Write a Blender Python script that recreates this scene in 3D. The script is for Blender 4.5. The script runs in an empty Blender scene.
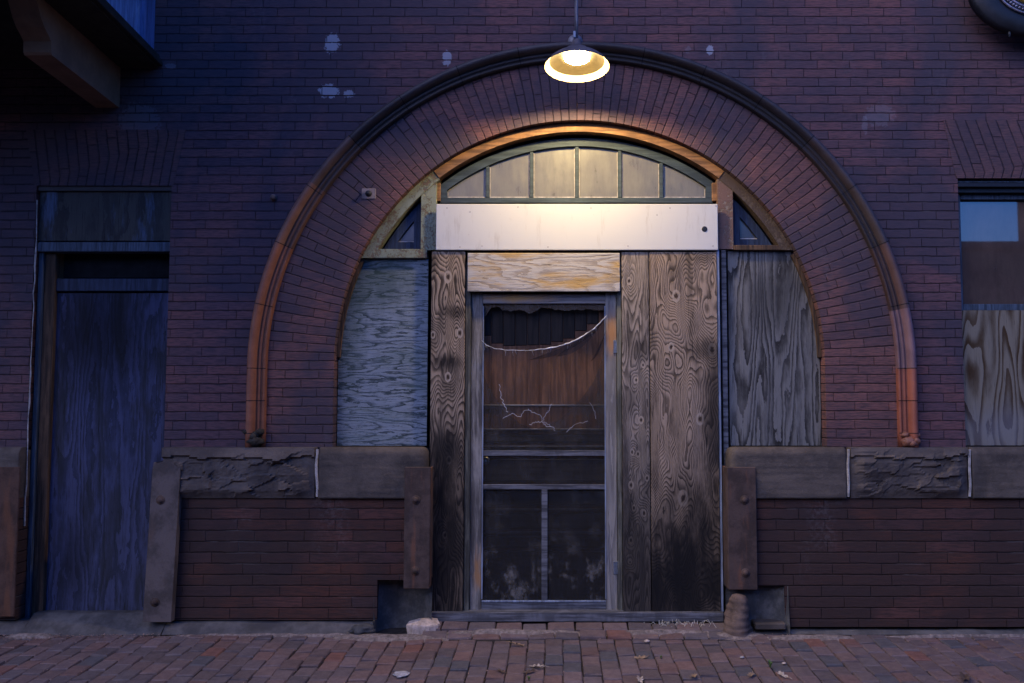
import bpy, bmesh, math, random
from mathutils import Vector, Matrix, noise as mnoise
random.seed(11)
rad = math.radians
C = bpy.context.scene.collection
SC = bpy.context.scene

# ------------------------------------------------------------------ camera numbers
F, D, PITCH, H = 880.0, 5.5, math.atan(58.5 / 880.0), 1.396

def W(px, py, y=0.0):
    """a pixel of the photograph measured on the plane y -> world x, z"""
    xr = (px - 555) / F; yr = -(py - 341.5) / F
    dy = math.cos(PITCH) - yr * math.sin(PITCH); dz = math.sin(PITCH) + yr * math.cos(PITCH)
    t = (y + D) / dy
    return xr * t, H + dz * t
def GZ(y): return 0.035 * min(0.0, y)
def WG(px, py):
    """a pixel measured on the sloping pavement"""
    y = -0.5
    for _ in range(20):
        xr = (px - 555) / F; yr = -(py - 341.5) / F
        dy = math.cos(PITCH) - yr * math.sin(PITCH); dz = math.sin(PITCH) + yr * math.cos(PITCH)
        t = (GZ(y) - H) / dz
        y = -D + dy * t
    return xr * t, y, GZ(y)
def rect(px0, py0, px1, py1, y):
    pm = (py0 + py1) / 2; xm = (px0 + px1) / 2
    return W(px0, pm, y)[0], W(px1, pm, y)[0], W(xm, py1, y)[1], W(xm, py0, y)[1]

def kn(px, py, r, y=.03): x, z = W(px, py, y); return (x, z, r)
def stn_(px, py, rx, rz, a, y=.03): x, z = W(px, py, y); return (x, z, rx, rz, a)
# ------------------------------------------------------------------ node helper
class Mat:
    def __init__(s, name):
        s.m = bpy.data.materials.new(name); s.m.use_nodes = True
        s.t = s.m.node_tree; s.t.nodes.clear()
        s.out = s.t.nodes.new('ShaderNodeOutputMaterial')
    def n(s, typ, **kw):
        nd = s.t.nodes.new(typ)
        for k, v in kw.items(): setattr(nd, k, v)
        return nd
    def set(s, sock, v):
        if hasattr(v, 'is_output') or isinstance(v, bpy.types.NodeSocket): s.t.links.new(v, sock)
        elif v is not None: sock.default_value = v
    def M(s, op, a=None, b=None, c=None, clamp=False):
        nd = s.n('ShaderNodeMath', operation=op, use_clamp=clamp)
        for i, v in enumerate((a, b, c)):
            if v is not None: s.set(nd.inputs[i], v)
        return nd.outputs[0]
    def noise(s, vec, scale=5, detail=3, rough=.55, dist=0, out='Fac'):
        nd = s.n('ShaderNodeTexNoise'); s.set(nd.inputs['Vector'], vec)
        nd.inputs['Scale'].default_value = scale; nd.inputs['Detail'].default_value = detail
        nd.inputs['Roughness'].default_value = rough; nd.inputs['Distortion'].default_value = dist
        return nd.outputs[out]
    def white(s, vec=None, w=None, dim='2D', out='Value'):
        nd = s.n('ShaderNodeTexWhiteNoise', noise_dimensions=dim)
        if vec is not None: s.set(nd.inputs['Vector'], vec)
        if w is not None: s.set(nd.inputs['W'], w)
        return nd.outputs[out]
    def vec(s, x=0., y=0., z=0.):
        nd = s.n('ShaderNodeCombineXYZ')
        for i, v in enumerate((x, y, z)): s.set(nd.inputs[i], v)
        return nd.outputs[0]
    def sep(s, v):
        nd = s.n('ShaderNodeSeparateXYZ'); s.set(nd.inputs[0], v); return nd.outputs
    def ss(s, v, a, b, lo=0., hi=1.):
        nd = s.n('ShaderNodeMapRange', interpolation_type='SMOOTHSTEP'); s.set(nd.inputs[0], v)
        for i, q in enumerate((a, b, lo, hi)): s.set(nd.inputs[i + 1], q)
        return nd.outputs[0]
    def mix(s, f, a, b, mode='MIX'):
        nd = s.n('ShaderNodeMix', data_type='RGBA', blend_type=mode)
        s.set(nd.inputs['Factor'], f)
        for sock, v in ((nd.inputs[6], a), (nd.inputs[7], b)):
            if isinstance(v, tuple) and len(v) == 3: v = (*v, 1)
            s.set(sock, v)
        return nd.outputs[2]
    def scl(s, v, k):
        nd = s.n('ShaderNodeVectorMath', operation='MULTIPLY'); s.set(nd.inputs[0], v); nd.inputs[1].default_value = k
        return nd.outputs[0]
    def add(s, v, w):
        nd = s.n('ShaderNodeVectorMath', operation='ADD'); s.set(nd.inputs[0], v); s.set(nd.inputs[1], w)
        return nd.outputs[0]
    def coord(s, which='Object'): return s.n('ShaderNodeTexCoord').outputs[which]
    def uv(s): 
        nd = s.n('ShaderNodeUVMap'); return nd.outputs[0]
    def attr(s, name, out='Color'):
        nd = s.n('ShaderNodeAttribute', attribute_name=name); return nd.outputs[out]
    def bump(s, h, dist=.004, strength=1., normal=None):
        nd = s.n('ShaderNodeBump'); s.set(nd.inputs['Height'], h); nd.inputs['Distance'].default_value = dist
        nd.inputs['Strength'].default_value = strength
        if normal is not None: s.set(nd.inputs['Normal'], normal)
        return nd.outputs[0]
    def bsdf(s, col, rough=.8, spec=.3, normal=None, metal=0.):
        p = s.n('ShaderNodeBsdfPrincipled')
        if isinstance(col, tuple): col = (*col[:3], 1)
        s.set(p.inputs['Base Color'], col); s.set(p.inputs['Roughness'], rough)
        s.set(p.inputs['Specular IOR Level'], spec); s.set(p.inputs['Metallic'], metal)
        if normal is not None: s.set(p.inputs['Normal'], normal)
        s.t.links.new(p.outputs[0], s.out.inputs[0]); return p

# ------------------------------------------------------------------ materials
def brick_mat(name, L=.205, h=.0575, cols=((.185, .082, .080), (.115, .064, .076)), use_uv=False, patches=(), dark=.0, seed=0., light_joint=.35, sootc=(.056, .048, .064), streakc=(.05, .04, .045)):
    m = Mat(name)
    src = m.coord()
    o = m.sep(src)
    if use_uv:
        q = m.sep(m.uv()); u0, v0 = q[0], q[1]
    else:
        u0, v0 = m.M('ADD', o[0], o[1]), o[2]
    wob = m.noise(src, 9, 3, out='Color'); wq = m.sep(wob)
    u = m.M('ADD', u0, m.M('MULTIPLY', m.M('SUBTRACT', wq[0], .5), .010))
    v = m.M('ADD', v0, m.M('MULTIPLY', m.M('SUBTRACT', wq[1], .5), .008))
    vr = m.M('DIVIDE', v, h); row = m.M('FLOOR', vr); fv = m.M('FRACT', vr)
    rr = m.white(w=m.M('ADD', row, seed + .37), dim='1D')
    par = m.M('MULTIPLY', m.M('MODULO', m.M('ABSOLUTE', row), 2.), .5)
    uu = m.M('ADD', m.M('ADD', m.M('DIVIDE', u, L), par), m.M('MULTIPLY', rr, .34))
    col = m.M('FLOOR', uu); fu = m.M('FRACT', uu)
    cell = m.vec(m.M('ADD', col, seed), row, 0.)
    rc = m.sep(m.white(vec=cell, dim='3D', out='Color'))
    du = m.M('MULTIPLY', m.M('MINIMUM', fu, m.M('SUBTRACT', 1., fu)), L)
    dv = m.M('MULTIPLY', m.M('MINIMUM', fv, m.M('SUBTRACT', 1., fv)), h)
    fine = m.noise(src, 130, 4, .7)
    mid = m.noise(m.scl(src, (1, 1, 4)), 14, 4, .6)
    jit = m.M('MULTIPLY', m.M('SUBTRACT', m.noise(src, 48, 4, .65), .5), .008)
    d = m.M('ADD', m.M('MINIMUM', m.M('MULTIPLY', du, 1.9), dv), jit)
    wid = m.M('MULTIPLY_ADD', m.ss(m.noise(src, 3.1, 2), .35, .7), .0022, .0012)
    mort = m.ss(d, wid, m.M('ADD', wid, .0022), 1., 0.)
    base = m.mix(rc[0], cols[0], cols[1])
    base = m.mix(m.M('MULTIPLY', m.ss(rc[1], .6, 1.), .35), base, (.075, .055, .068))
    base = m.mix(m.M('MULTIPLY', m.ss(rc[2], .86, .97), .3), base, (.24, .10, .085))
    streak = m.noise(m.scl(src, (2.2, 2.2, 26)), 6, 4, .65)
    base = m.mix(m.ss(streak, .42, .62, 0., .7), base, streakc)
    soot = m.noise(src, 1.1, 4, .6, .4)
    base = m.mix(m.ss(soot, .42, .58, 0., .75), base, sootc)
    base = m.mix(m.ss(fine, .6, .8, 0., .35), base, (.26, .16, .15))
    base = m.mix(m.ss(fine, .4, .22, 0., .5), base, (.02, .016, .018))
    lj = m.ss(m.noise(src, 2.9, 4, .65), .56, .66, 0., light_joint)
    jc = m.mix(lj, (.018, .014, .016), (.20, .18, .17))
    c = m.mix(m.M('MULTIPLY', mort, m.ss(m.noise(src, 5.2, 3, .6), .3, .62, .25, .68)), base, jc)
    # efflorescence specks
    c = m.mix(m.ss(m.noise(src, 22, 5, .75), .70, .78, 0., .5), c, (.28, .26, .27))
    salt = m.M('MULTIPLY', m.ss(m.noise(m.scl(src, (1.5, 1.5, .6)), 1.3, 5, .7), .56, .70), m.ss(m.noise(src, 40, 4, .7), .45, .6))
    c = m.mix(m.M('MULTIPLY', salt, .14), c, (.24, .22, .23))
    for (px, pz, rx, rz, amt) in patches:
        dx = m.M('DIVIDE', m.M('SUBTRACT', o[0], px), rx); dz = m.M('DIVIDE', m.M('SUBTRACT', o[2], pz), rz)
        r = m.M('SQRT', m.M('ADD', m.M('MULTIPLY', dx, dx), m.M('MULTIPLY', dz, dz)))
        r = m.M('ADD', r, m.M('MULTIPLY', m.M('SUBTRACT', m.noise(src, 34, 5, .75), .5), 2.0))
        r = m.M('ADD', r, m.M('MULTIPLY', mort, .9))
        c = m.mix(m.ss(r, .82, .95, amt, 0.), c, (.42, .44, .50))
    if dark: c = m.mix(dark, c, (.02, .02, .024))
    hgt = m.M('ADD', m.ss(d, 0., .0065), m.M('MULTIPLY', rc[1], .55))
    tilt = m.M('ADD', m.M('MULTIPLY', m.M('SUBTRACT', fv, .5), m.M('SUBTRACT', rc[2], .5)), m.M('MULTIPLY', m.M('SUBTRACT', fu, .5), m.M('SUBTRACT', rc[0], .5)))
    hgt = m.M('ADD', hgt, m.M('MULTIPLY', tilt, 1.1))
    hgt = m.M('ADD', hgt, m.M('ADD', m.M('MULTIPLY', fine, .28), m.M('MULTIPLY', mid, .5)))
    nrm = m.bump(hgt, .005, 1.)
    m.bsdf(c, m.ss(mid, .3, .7, .7, .9), .12, nrm)
    return m.m

def ply_mat(name, along='z', seed=0., light=(.3, .25, .2), darkc=(.08, .06, .05), freq=16., across=3.2, al=.55, knots=(), stains=(), weather=None, contrast=1., fibre=.35, sharp=(.35, .95), rough=.85, pert=.35, knotcol=(.40, .31, .24), stain_col=(.012, .011, .012), flake=None):
    m = Mat(name); src = m.coord(); o = m.sep(src)
    a, b = (o[0], o[2]) if along == 'z' else (o[2], o[0])
    p = m.vec(m.M('MULTIPLY', a, across), m.M('MULTIPLY', b, al), m.M('ADD', m.M('MULTIPLY', o[1], .6), seed))
    f = m.M('MULTIPLY', m.noise(p, 1., 2., .45), freq)
    f = m.M('ADD', f, m.M('MULTIPLY', m.noise(m.scl(src, (14, 14, 4) if along == 'z' else (4, 14, 14)), 1.6, 4, .65), pert))
    core = None
    for (kx, kz, r) in knots:
        r *= 1.3; dx = m.M('DIVIDE', m.M('SUBTRACT', o[0], kx), r); dz = m.M('DIVIDE', m.M('SUBTRACT', o[2], kz), r)
        if along == 'z': dz = m.M('MULTIPLY', dz, .62)
        else: dx = m.M('MULTIPLY', dx, .62)
        d2 = m.M('ADD', m.M('MULTIPLY', dx, dx), m.M('MULTIPLY', dz, dz))
        g = m.M('POWER', 2.718, m.M('MULTIPLY', d2, -.11))
        f = m.M('ADD', f, m.M('MULTIPLY', g, 4.5))
        ring = m.ss(m.M('ABSOLUTE', m.M('SUBTRACT', d2, .62)), .12, .48, 1., 0.)
        cc = m.ss(d2, .05, .22, 1., 0.)
        core = (ring, cc) if core is None else (m.M('MAXIMUM', core[0], ring), m.M('MAXIMUM', core[1], cc))
    t = m.M('FRACT', f)
    ramp = m.M('MULTIPLY', m.ss(t, sharp[0], sharp[1]), m.ss(t, .96, 1., 1., 0.))
    fs = (90, 30, 3.5) if along == 'z' else (3.5, 30, 90)
    fib = m.noise(m.scl(src, fs), 1.6, 4, .7)
    blot = m.noise(src, 3.2, 4, .6)
    amp = m.M('MULTIPLY', ramp, m.ss(blot, .25, .6, .55 * contrast, 1. * contrast), clamp=True)
    c = m.mix(amp, light, darkc)
    if weather:
        wn = m.noise(m.scl(src, (6, 6, 1.2) if along == 'z' else (1.2, 6, 6)), 1.3, 5, .65)
        c = m.mix(m.ss(wn, weather[1], weather[1] + .16, 0., weather[2]), c, weather[0])
    c = m.mix(m.ss(fib, .45, .27, 0., fibre * 1.6), c, (.02, .017, .016))
    c = m.mix(m.ss(fib, .58, .78, 0., fibre), c, tuple(min(1, q * 1.5) for q in light))
    if flake:
        fn = m.noise(m.scl(src, (7, 7, 60) if along == 'x' else (60, 7, 7)), 1.8, 8, .8, .3)
        c = m.mix(m.ss(fn, flake[1], flake[1] + .05, 0., flake[2]), c, flake[0])
        c = m.mix(m.ss(fn, 1 - flake[1] - .03, 1 - flake[1] - .09, 0., flake[2] * .7), c, flake[3])
    if core:
        c = m.mix(m.M('MULTIPLY', core[0], .85), c, knotcol)
        c = m.mix(m.M('MULTIPLY', core[1], .9), c, (.035, .022, .018))
    for (sx, sz, rx, rz, amt) in stains:
        dx = m.M('DIVIDE', m.M('SUBTRACT', o[0], sx), rx); dz = m.M('DIVIDE', m.M('SUBTRACT', o[2], sz), rz)
        r = m.M('SQRT', m.M('ADD', m.M('MULTIPLY', dx, dx), m.M('MULTIPLY', dz, dz)))
        r = m.M('ADD', r, m.M('MULTIPLY', m.M('SUBTRACT', m.noise(m.scl(src, (9, 9, 3)), 1.4, 5, .65), .5), 1.2))
        c = m.mix(m.ss(r, .15, 1.2, amt, 0.), c, stain_col)
    hgt = m.M('ADD', m.M('MULTIPLY', ramp, -.5), m.M('MULTIPLY', fib, .9))
    m.bsdf(c, rough, .1, m.bump(hgt, .0025, .9))
    return m.m

def wood_mat(name, col=(.22, .21, .22), col2=(.07, .07, .08), accent=None, along='z', seed=0, rough=.75, amt=.6):
    """weathered painted timber: paint worn to grain"""
    m = Mat(name); src = m.coord()
    s = (40, 40, 2.5) if along == 'z' else (2.5, 40, 40)
    g = m.noise(m.add(m.scl(src, s), (seed, seed * 1.7, 0)), 1.2, 5, .7)
    w = m.noise(m.add(m.scl(src, (5, 5, 2)), (seed, 3, seed)), 1.6, 5, .65)
    c = m.mix(m.ss(g, .38, .62), col2, col)
    c = m.mix(m.ss(w, .45, .62, 0., amt), c, col2)
    if accent:
        a = m.noise(m.add(m.scl(src, (4, 4, 1.5)), (seed * 2.1, 7, 1)), 1.3, 4, .6)
        c = m.mix(m.ss(a, accent[1], accent[1] + .12, 0., accent[2]), c, accent[0])
    c = m.mix(m.ss(m.noise(src, 70, 4, .7), .62, .75, 0., .4), c, tuple(min(1, q * 1.6) for q in col))
    m.bsdf(c, rough, .15, m.bump(m.M('ADD', g, m.M('MULTIPLY', w, .6)), .0022, .9))
    return m.m

def peel_mat(name, paint=(.42, .44, .36), under=(.08, .065, .05), scale=38, lev=.52, chip=(.2, .12, .08)):
    """alligatored, flaking old paint"""
    m = Mat(name); src = m.coord()
    vo = m.n('ShaderNodeTexVoronoi', feature='DISTANCE_TO_EDGE'); m.set(vo.inputs['Vector'], m.scl(src, (1.6, 1.6, 1))); vo.inputs['Scale'].default_value = scale
    cr = m.ss(vo.outputs['Distance'], .0, .07, 1., 0.)
    n1 = m.noise(src, 55, 5, .75); n2 = m.noise(src, 7, 4, .6)
    gone = m.M('MAXIMUM', m.M('MULTIPLY', cr, m.ss(n2, .35, .65)), m.ss(m.M('ADD', m.M('MULTIPLY', n1, .6), m.M('MULTIPLY', n2, .4)), lev, lev + .06))
    c = m.mix(n2, paint, tuple(q * .72 for q in paint))
    c = m.mix(gone, c, m.mix(n1, under, chip))
    m.bsdf(c, .7, .3, m.bump(m.M('SUBTRACT', 1., gone), .0025, 1.)); return m.m

def stone_mat(name, col=(.128, .100, .084), col2=(.068, .055, .049), bands=8., seed=0.):
    m = Mat(name); src = m.coord()
    n1 = m.noise(m.add(src, (seed, 0, 0)), 4, 6, .7); n2 = m.noise(src, 60, 5, .7)
    bn = m.noise(m.scl(src, (1.2, 1.2, bands)), 3, 4, .6, .6)
    c = m.mix(m.ss(n1, .35, .65), col2, col)
    c = m.mix(m.ss(bn, .4, .65, 0., .14), c, tuple(q * .6 for q in col2))
    c = m.mix(m.ss(n2, .58, .75, 0., .4), c, tuple(q * 1.7 for q in col))
    h = m.M('ADD', m.M('MULTIPLY', bn, .35), m.M('ADD', m.M('MULTIPLY', n2, .5), n1))
    m.bsdf(c, .95, .08, m.bump(h, .008, .9)); return m.m

def plain_mat(name, col, rough=.7, spec=.3, metal=0., var=.35, scale=12, bumpd=.0015, dirt=None):
    m = Mat(name); src = m.coord()
    n = m.noise(src, scale, 5, .65); n2 = m.noise(src, scale * 7, 4, .7)
    c = m.mix(m.ss(n, .3, .7), tuple(q * (1 - var) for q in col), tuple(min(1, q * (1 + var)) for q in col))
    if dirt: c = m.mix(m.ss(m.noise(src, scale * .6, 5, .7), dirt[1], dirt[1] + .15, 0., dirt[2]), c, dirt[0])
    m.bsdf(c, rough, spec, m.bump(m.M('ADD', n, m.M('MULTIPLY', n2, .5)), bumpd, .8), metal); return m.m

def rust_mat(name, col=(.10, .062, .05), hot=(.23, .09, .045)):
    m = Mat(name); src = m.coord()
    n = m.noise(src, 7, 6, .7); n2 = m.noise(src, 70, 5, .7); s = m.noise(m.scl(src, (9, 9, 1.5)), 1.5, 4, .6)
    c = m.mix(m.ss(n, .4, .62), col, tuple(q * .55 for q in col))
    c = m.mix(m.ss(s, .52, .68, 0., .6), c, hot)
    c = m.mix(m.ss(n2, .6, .75, 0., .5), c, tuple(q * .3 for q in col))
    m.bsdf(c, .78, .35, m.bump(m.M('ADD', n2, n), .003, .9), .15); return m.m

PATCH = []
for (px, py, rx, rz, a) in ((332, 43, .052, .07, .8), (329, 91, .068, .05, .8), (349, 94, .038, .026, .7), (447, 58, .034, .052, .75), (710, 50, .026, .034, .8),
                            (688, 50, .02, .03, .25), (140, 122, .14, .13, .3), (122, 165, .05, .16, .28), (880, 115, .10, .08, .25), (171, 66, .04, .02, .4), (865, 125, .02, .06, .3)):
    x, z = W(px, py); PATCH.append((x, z, rx, rz, a * (.68 if a > .5 else .4)))
M = {}
M['brick'] = brick_mat('old_red_brick', patches=PATCH)
M['arch'] = brick_mat('arch_brick', L=.212, h=.0565, use_uv=True, cols=((.22, .097, .083), (.15, .072, .068)), seed=31., light_joint=.15)
M['plinth'] = brick_mat('plinth_brick', L=.30, h=.0665, cols=((.105, .042, .030), (.066, .034, .028)), sootc=(.046, .030, .028), streakc=(.042, .028, .025), seed=57., light_joint=.45)
M['lintel'] = brick_mat('lintel_brick', L=.33, h=.058, use_uv=True, cols=((.165, .08, .074), (.13, .068, .066)), seed=83., light_joint=.2)
M['stone'] = stone_mat('brown_sandstone')
M['stone_rough'] = stone_mat('split_sandstone', (.135, .106, .092), (.075, .060, .056), 4., 4.)
M['pointing'] = plain_mat('pale_pointing', (.36, .32, .30), .95, .1, scale=30)
M['concrete'] = plain_mat('old_concrete', (.095, .085, .083), .95, .15, scale=9, bumpd=.004, dirt=((.06, .055, .06), .5, .6))
M['cement_patch'] = plain_mat('cement_render', (.085, .08, .08), .95, .15, scale=14, bumpd=.006, dirt=((.05, .05, .055), .45, .7))
M['rust'] = rust_mat('brown_rusted_iron')
M['rust_pale'] = rust_mat('dusty_rusted_iron', (.14, .105, .095), (.17, .10, .075))
M['rust_hot'] = rust_mat('orange_rusted_iron', (.10, .05, .035), (.17, .065, .03))
M['dark_in'] = plain_mat('dark_interior', (.012, .012, .014), .95, .1)
M['teal'] = wood_mat('dark_teal_paint', (.062, .082, .092), (.035, .046, .052), None, 'x', 3, .55, .4)
M['navy'] = wood_mat('navy_paint', (.035, .05, .09), (.015, .02, .038), None, 'z', 5, .55, .4)
M['peel_green'] = peel_mat('flaking_green_cream_paint', (.25, .265, .185), (.06, .055, .042))
M['peel_brown'] = peel_mat('flaking_brown_paint', (.17, .095, .075), (.05, .036, .03), 40, .5, (.36, .29, .25))
M['peel_dark'] = peel_mat('dark_flaking_brown_paint', (.085, .055, .042), (.035, .026, .022), 40, .5, (.17, .12, .09))
M['orange_wood'] = wood_mat('bare_orange_wood', (.34, .17, .075), (.13, .07, .04), None, 'x', 2, .7, .5)
M['brown_wood'] = wood_mat('dark_brown_wood', (.13, .075, .045), (.045, .03, .022), None, 'z', 7, .75, .5)
M['grey_wood'] = wood_mat('weathered_grey_wood', (.29, .26, .24), (.08, .07, .068), ((.36, .17, .06), .58, .8), 'z', 1, .75, .55)
M['grey_rail'] = wood_mat('weathered_grey_rail', (.30, .29, .33), (.10, .09, .11), ((.44, .24, .08), .52, .85), 'x', 4, .75, .55)
M['jamb'] = wood_mat('green_grey_jamb', (.17, .16, .13), (.05, .047, .042), None, 'z', 9, .8, .6)
M['blue_wood'] = wood_mat('pale_blue_worn_paint', (.30, .34, .44), (.13, .14, .18), None, 'z', 6, .7, .5)
M['sill_wood'] = wood_mat('grey_blue_sill', (.17, .165, .185), (.055, .053, .06), None, 'x', 8, .8, .6)
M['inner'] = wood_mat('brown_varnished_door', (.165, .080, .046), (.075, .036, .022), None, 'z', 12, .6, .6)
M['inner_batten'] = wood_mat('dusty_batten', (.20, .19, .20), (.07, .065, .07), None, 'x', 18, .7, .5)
M['inner_shadow'] = wood_mat('header_shadow_board', (.035, .026, .022), (.016, .013, .012), None, 'z', 14, .7, .5)  # near-black copy of the door boards, painting in the header's shadow
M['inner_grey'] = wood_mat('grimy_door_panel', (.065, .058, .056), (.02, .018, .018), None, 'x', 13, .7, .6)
M['steel'] = plain_mat('grey_hinge_steel', (.16, .18, .23), .5, .5, .6, .3, 40)
M['black'] = plain_mat('head_shadow_black', (.012, .012, .015), .5, .4)
M['blue_trim'] = wood_mat('grey_blue_window_paint', (.085, .11, .15), (.035, .045, .06), None, 'z', 15, .6, .4)
M['bay_blue'] = wood_mat('sky_blue_flaking_paint', (.30, .40, .62), (.16, .20, .34), ((.55, .60, .7), .6, .6), 'z', 17, .7, .4)
M['bay_dark'] = plain_mat('dark_brown_soffit_paint', (.030, .025, .020), .75, .3)
M['bracket'] = plain_mat('tan_bracket_paint', (.22, .135, .085), .7, .3, scale=6, var=.2)

def terracotta():
    m = Mat('moulded_terracotta'); src = m.coord()
    a = m.attr('tint')
    n = m.noise(src, 9, 5, .7); n2 = m.noise(src, 80, 4, .7)
    c = m.mix(m.ss(n, .35, .7, 0., .6), a, m.mix(1., a, (.55, .5, .5), 'MULTIPLY'))
    c = m.mix(m.ss(n2, .6, .75, 0., .3), c, (.3, .2, .17))
    m.bsdf(c, .55, .4, m.bump(m.M('ADD', n, n2), .002, .8)); return m.m
M['terra'] = terracotta()

def white_board_mat():
    m = Mat('white_painted_plywood'); src = m.coord()
    g = m.noise(m.scl(src, (2.2, 30, 60)), 1.3, 5, .7); n = m.noise(src, 4, 4, .6)
    c = m.mix(m.ss(g, .40, .28, 0., .12), (.57, .545, .51), (.36, .32, .28))
    c = m.mix(m.ss(n, .5, .75, 0., .3), c, (.50, .47, .45))
    c = m.mix(m.ss(m.noise(src, 30, 5, .75), .66, .74, 0., .6), c, (.30, .24, .22))
    c = m.mix(m.ss(m.noise(m.scl(src, (9, 9, 1.2)), 2.2, 5, .7), .55, .72, 0., .45), c, (.34, .28, .23))
    m.bsdf(c, .75, .12, m.bump(g, .0006, .7)); return m.m
M['white_board'] = white_board_mat()

def dusty_glass(name, dust, amt, tint=(.02, .02, .022), rough=.06, spec=.5, ior=1.5, rs=.25):
    m = Mat(name); src = m.coord()
    n = m.noise(src, 6, 5, .65); s = m.noise(m.scl(src, (14, 14, 3)), 2., 4, .7); sp = m.noise(src, 160, 2, .6)
    k = m.M('ADD', m.ss(n, .25, .75, amt * .7, amt), m.ss(sp, .66, .76, 0., .25), clamp=True)
    k = m.M('MULTIPLY', k, m.ss(s, .2, .7, .75, 1.1), clamp=True)
    c = m.mix(k, tint, dust)
    p = m.bsdf(c, m.M('MULTIPLY_ADD', k, rs, rough), spec, m.bump(n, .0006, .25 if rs > .1 else .04)); p.inputs['IOR'].default_value = ior; return m.m
M['fan_glass'] = dusty_glass('dusty_fanlight_glass', (.175, .160, .122), .95, (.035, .031, .026), .12)
M['side_glass'] = dusty_glass('dark_sidelight_glass', (.16, .15, .15), .4)
M['win_glass'] = dusty_glass('clean_window_glass', (.20, .125, .10), .42, (.014, .010, .008), .012, 1., 1.62, .02)

def screen_mat(name, op=.34, col=(.062, .058, .058)):
    m = Mat(name); src = m.coord()
    n = m.noise(m.scl(src, (5, 5, 4)), 1.6, 6, .7); n2 = m.noise(m.scl(src, (16, 16, 5)), 1.4, 4, .6)
    o = m.sep(src)
    low = m.ss(m.M('ADD', o[2], m.M('MULTIPLY', n2, .5)), .52, .80, 1., 0.)
    dust = m.M('MULTIPLY', m.ss(n, .46, .70), m.M('MULTIPLY_ADD', low, .65, .15), clamp=True)
    c = m.mix(dust, col, (.24, .215, .20))
    d = m.n('ShaderNodeBsdfDiffuse'); m.set(d.inputs[0], c)
    t = m.n('ShaderNodeBsdfTransparent'); mx = m.n('ShaderNodeMixShader')
    m.set(mx.inputs[0], m.M('ADD', m.ss(n2, .3, .7, op - .1, op + .1), m.M('MULTIPLY', dust, .5), clamp=True))
    m.t.links.new(t.outputs[0], mx.inputs[1]); m.t.links.new(d.outputs[0], mx.inputs[2]); m.t.links.new(mx.outputs[0], m.out.inputs[0])
    return m.m
M['screen'] = screen_mat('insect_screen_and_hem_shadow', .5, (.034, .031, .032))
M['screen_clear'] = screen_mat('thin_insect_screen', .16, (.10, .085, .08))
M['screen_hem'] = plain_mat('pale_folded_screen', (.55, .53, .56), .6, .4, scale=60)
M['thread'] = plain_mat('frayed_screen_wire', (.42, .41, .46), .6, .4)

def emit_mat(name, col, strength):
    m = Mat(name); e = m.n('ShaderNodeEmission'); e.inputs[0].default_value = (*col, 1); e.inputs[1].default_value = strength
    m.t.links.new(e.outputs[0], m.out.inputs[0]); return m.m
LAMP_COL, LAMP_STR = (1., .76, .37), 76.
M['bulb'] = emit_mat('lit_bulb', LAMP_COL, LAMP_STR)
M['enamel'] = plain_mat('aged_cream_enamel', (.42, .33, .19), .35, .5, var=.05)
M['lamp_out'] = plain_mat('dark_lamp_enamel', (.085, .072, .085), .7, .2)
M['conduit'] = plain_mat('grey_conduit', (.11, .11, .14), .5, .5, .4)

def paver_mat():
    m = Mat('worn_paving_brick'); src = m.coord(); a = m.attr('tint')
    n = m.noise(src, 18, 5, .7); n2 = m.noise(src, 150, 4, .7); big = m.noise(src, 1.6, 4, .6)
    c = m.mix(m.ss(n, .35, .68, 0., .55), a, m.mix(1., a, (.5, .5, .56), 'MULTIPLY'))
    c = m.mix(m.ss(big, .5, .7, 0., .35), c, (.10, .085, .09))
    c = m.mix(m.ss(n2, .6, .74, 0., .45), c, (.30, .22, .2))
    c = m.mix(m.ss(n2, .4, .25, 0., .5), c, (.03, .025, .027))
    m.bsdf(c, m.ss(n, .3, .7, .6, .85), .35, m.bump(m.M('ADD', n2, m.M('MULTIPLY', n, 1.5)), .0035, .9)); return m.m
M['paver'] = paver_mat()
M['joint'] = plain_mat('dirt_joint', (.035, .029, .027), .95, .1, scale=40, bumpd=.004)
M['asphalt'] = plain_mat('asphalt', (.05, .05, .052), .9, .2, scale=30, bumpd=.003)
M['sand'] = plain_mat('gritty_sand', (.22, .17, .15), .95, .1, scale=45, bumpd=.006, dirt=((.08, .065, .06), .5, .6))
M['grit'] = plain_mat('brick_grit', (.27, .17, .14), .95, .1, scale=50)
M['pale_stone'] = plain_mat('pale_broken_stone', (.50, .38, .31), .9, .2, scale=25, bumpd=.004, dirt=((.2, .13, .1), .55, .6))
M['leaf'] = plain_mat('dry_oak_leaf', (.30, .19, .11), .7, .3, scale=60)
M['leaf_pale'] = plain_mat('bleached_leaf', (.42, .33, .26), .7, .3, scale=60)
M['leaf_dark'] = plain_mat('rotten_leaf', (.08, .05, .035), .7, .3, scale=60)
M['straw'] = plain_mat('dry_straw', (.50, .45, .38), .8, .2)
M['weed'] = plain_mat('green_weed', (.10, .17, .04), .6, .3)
M['gum'] = plain_mat('pale_flat_stain', (.36, .33, .34), .9, .2, scale=40)

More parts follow.
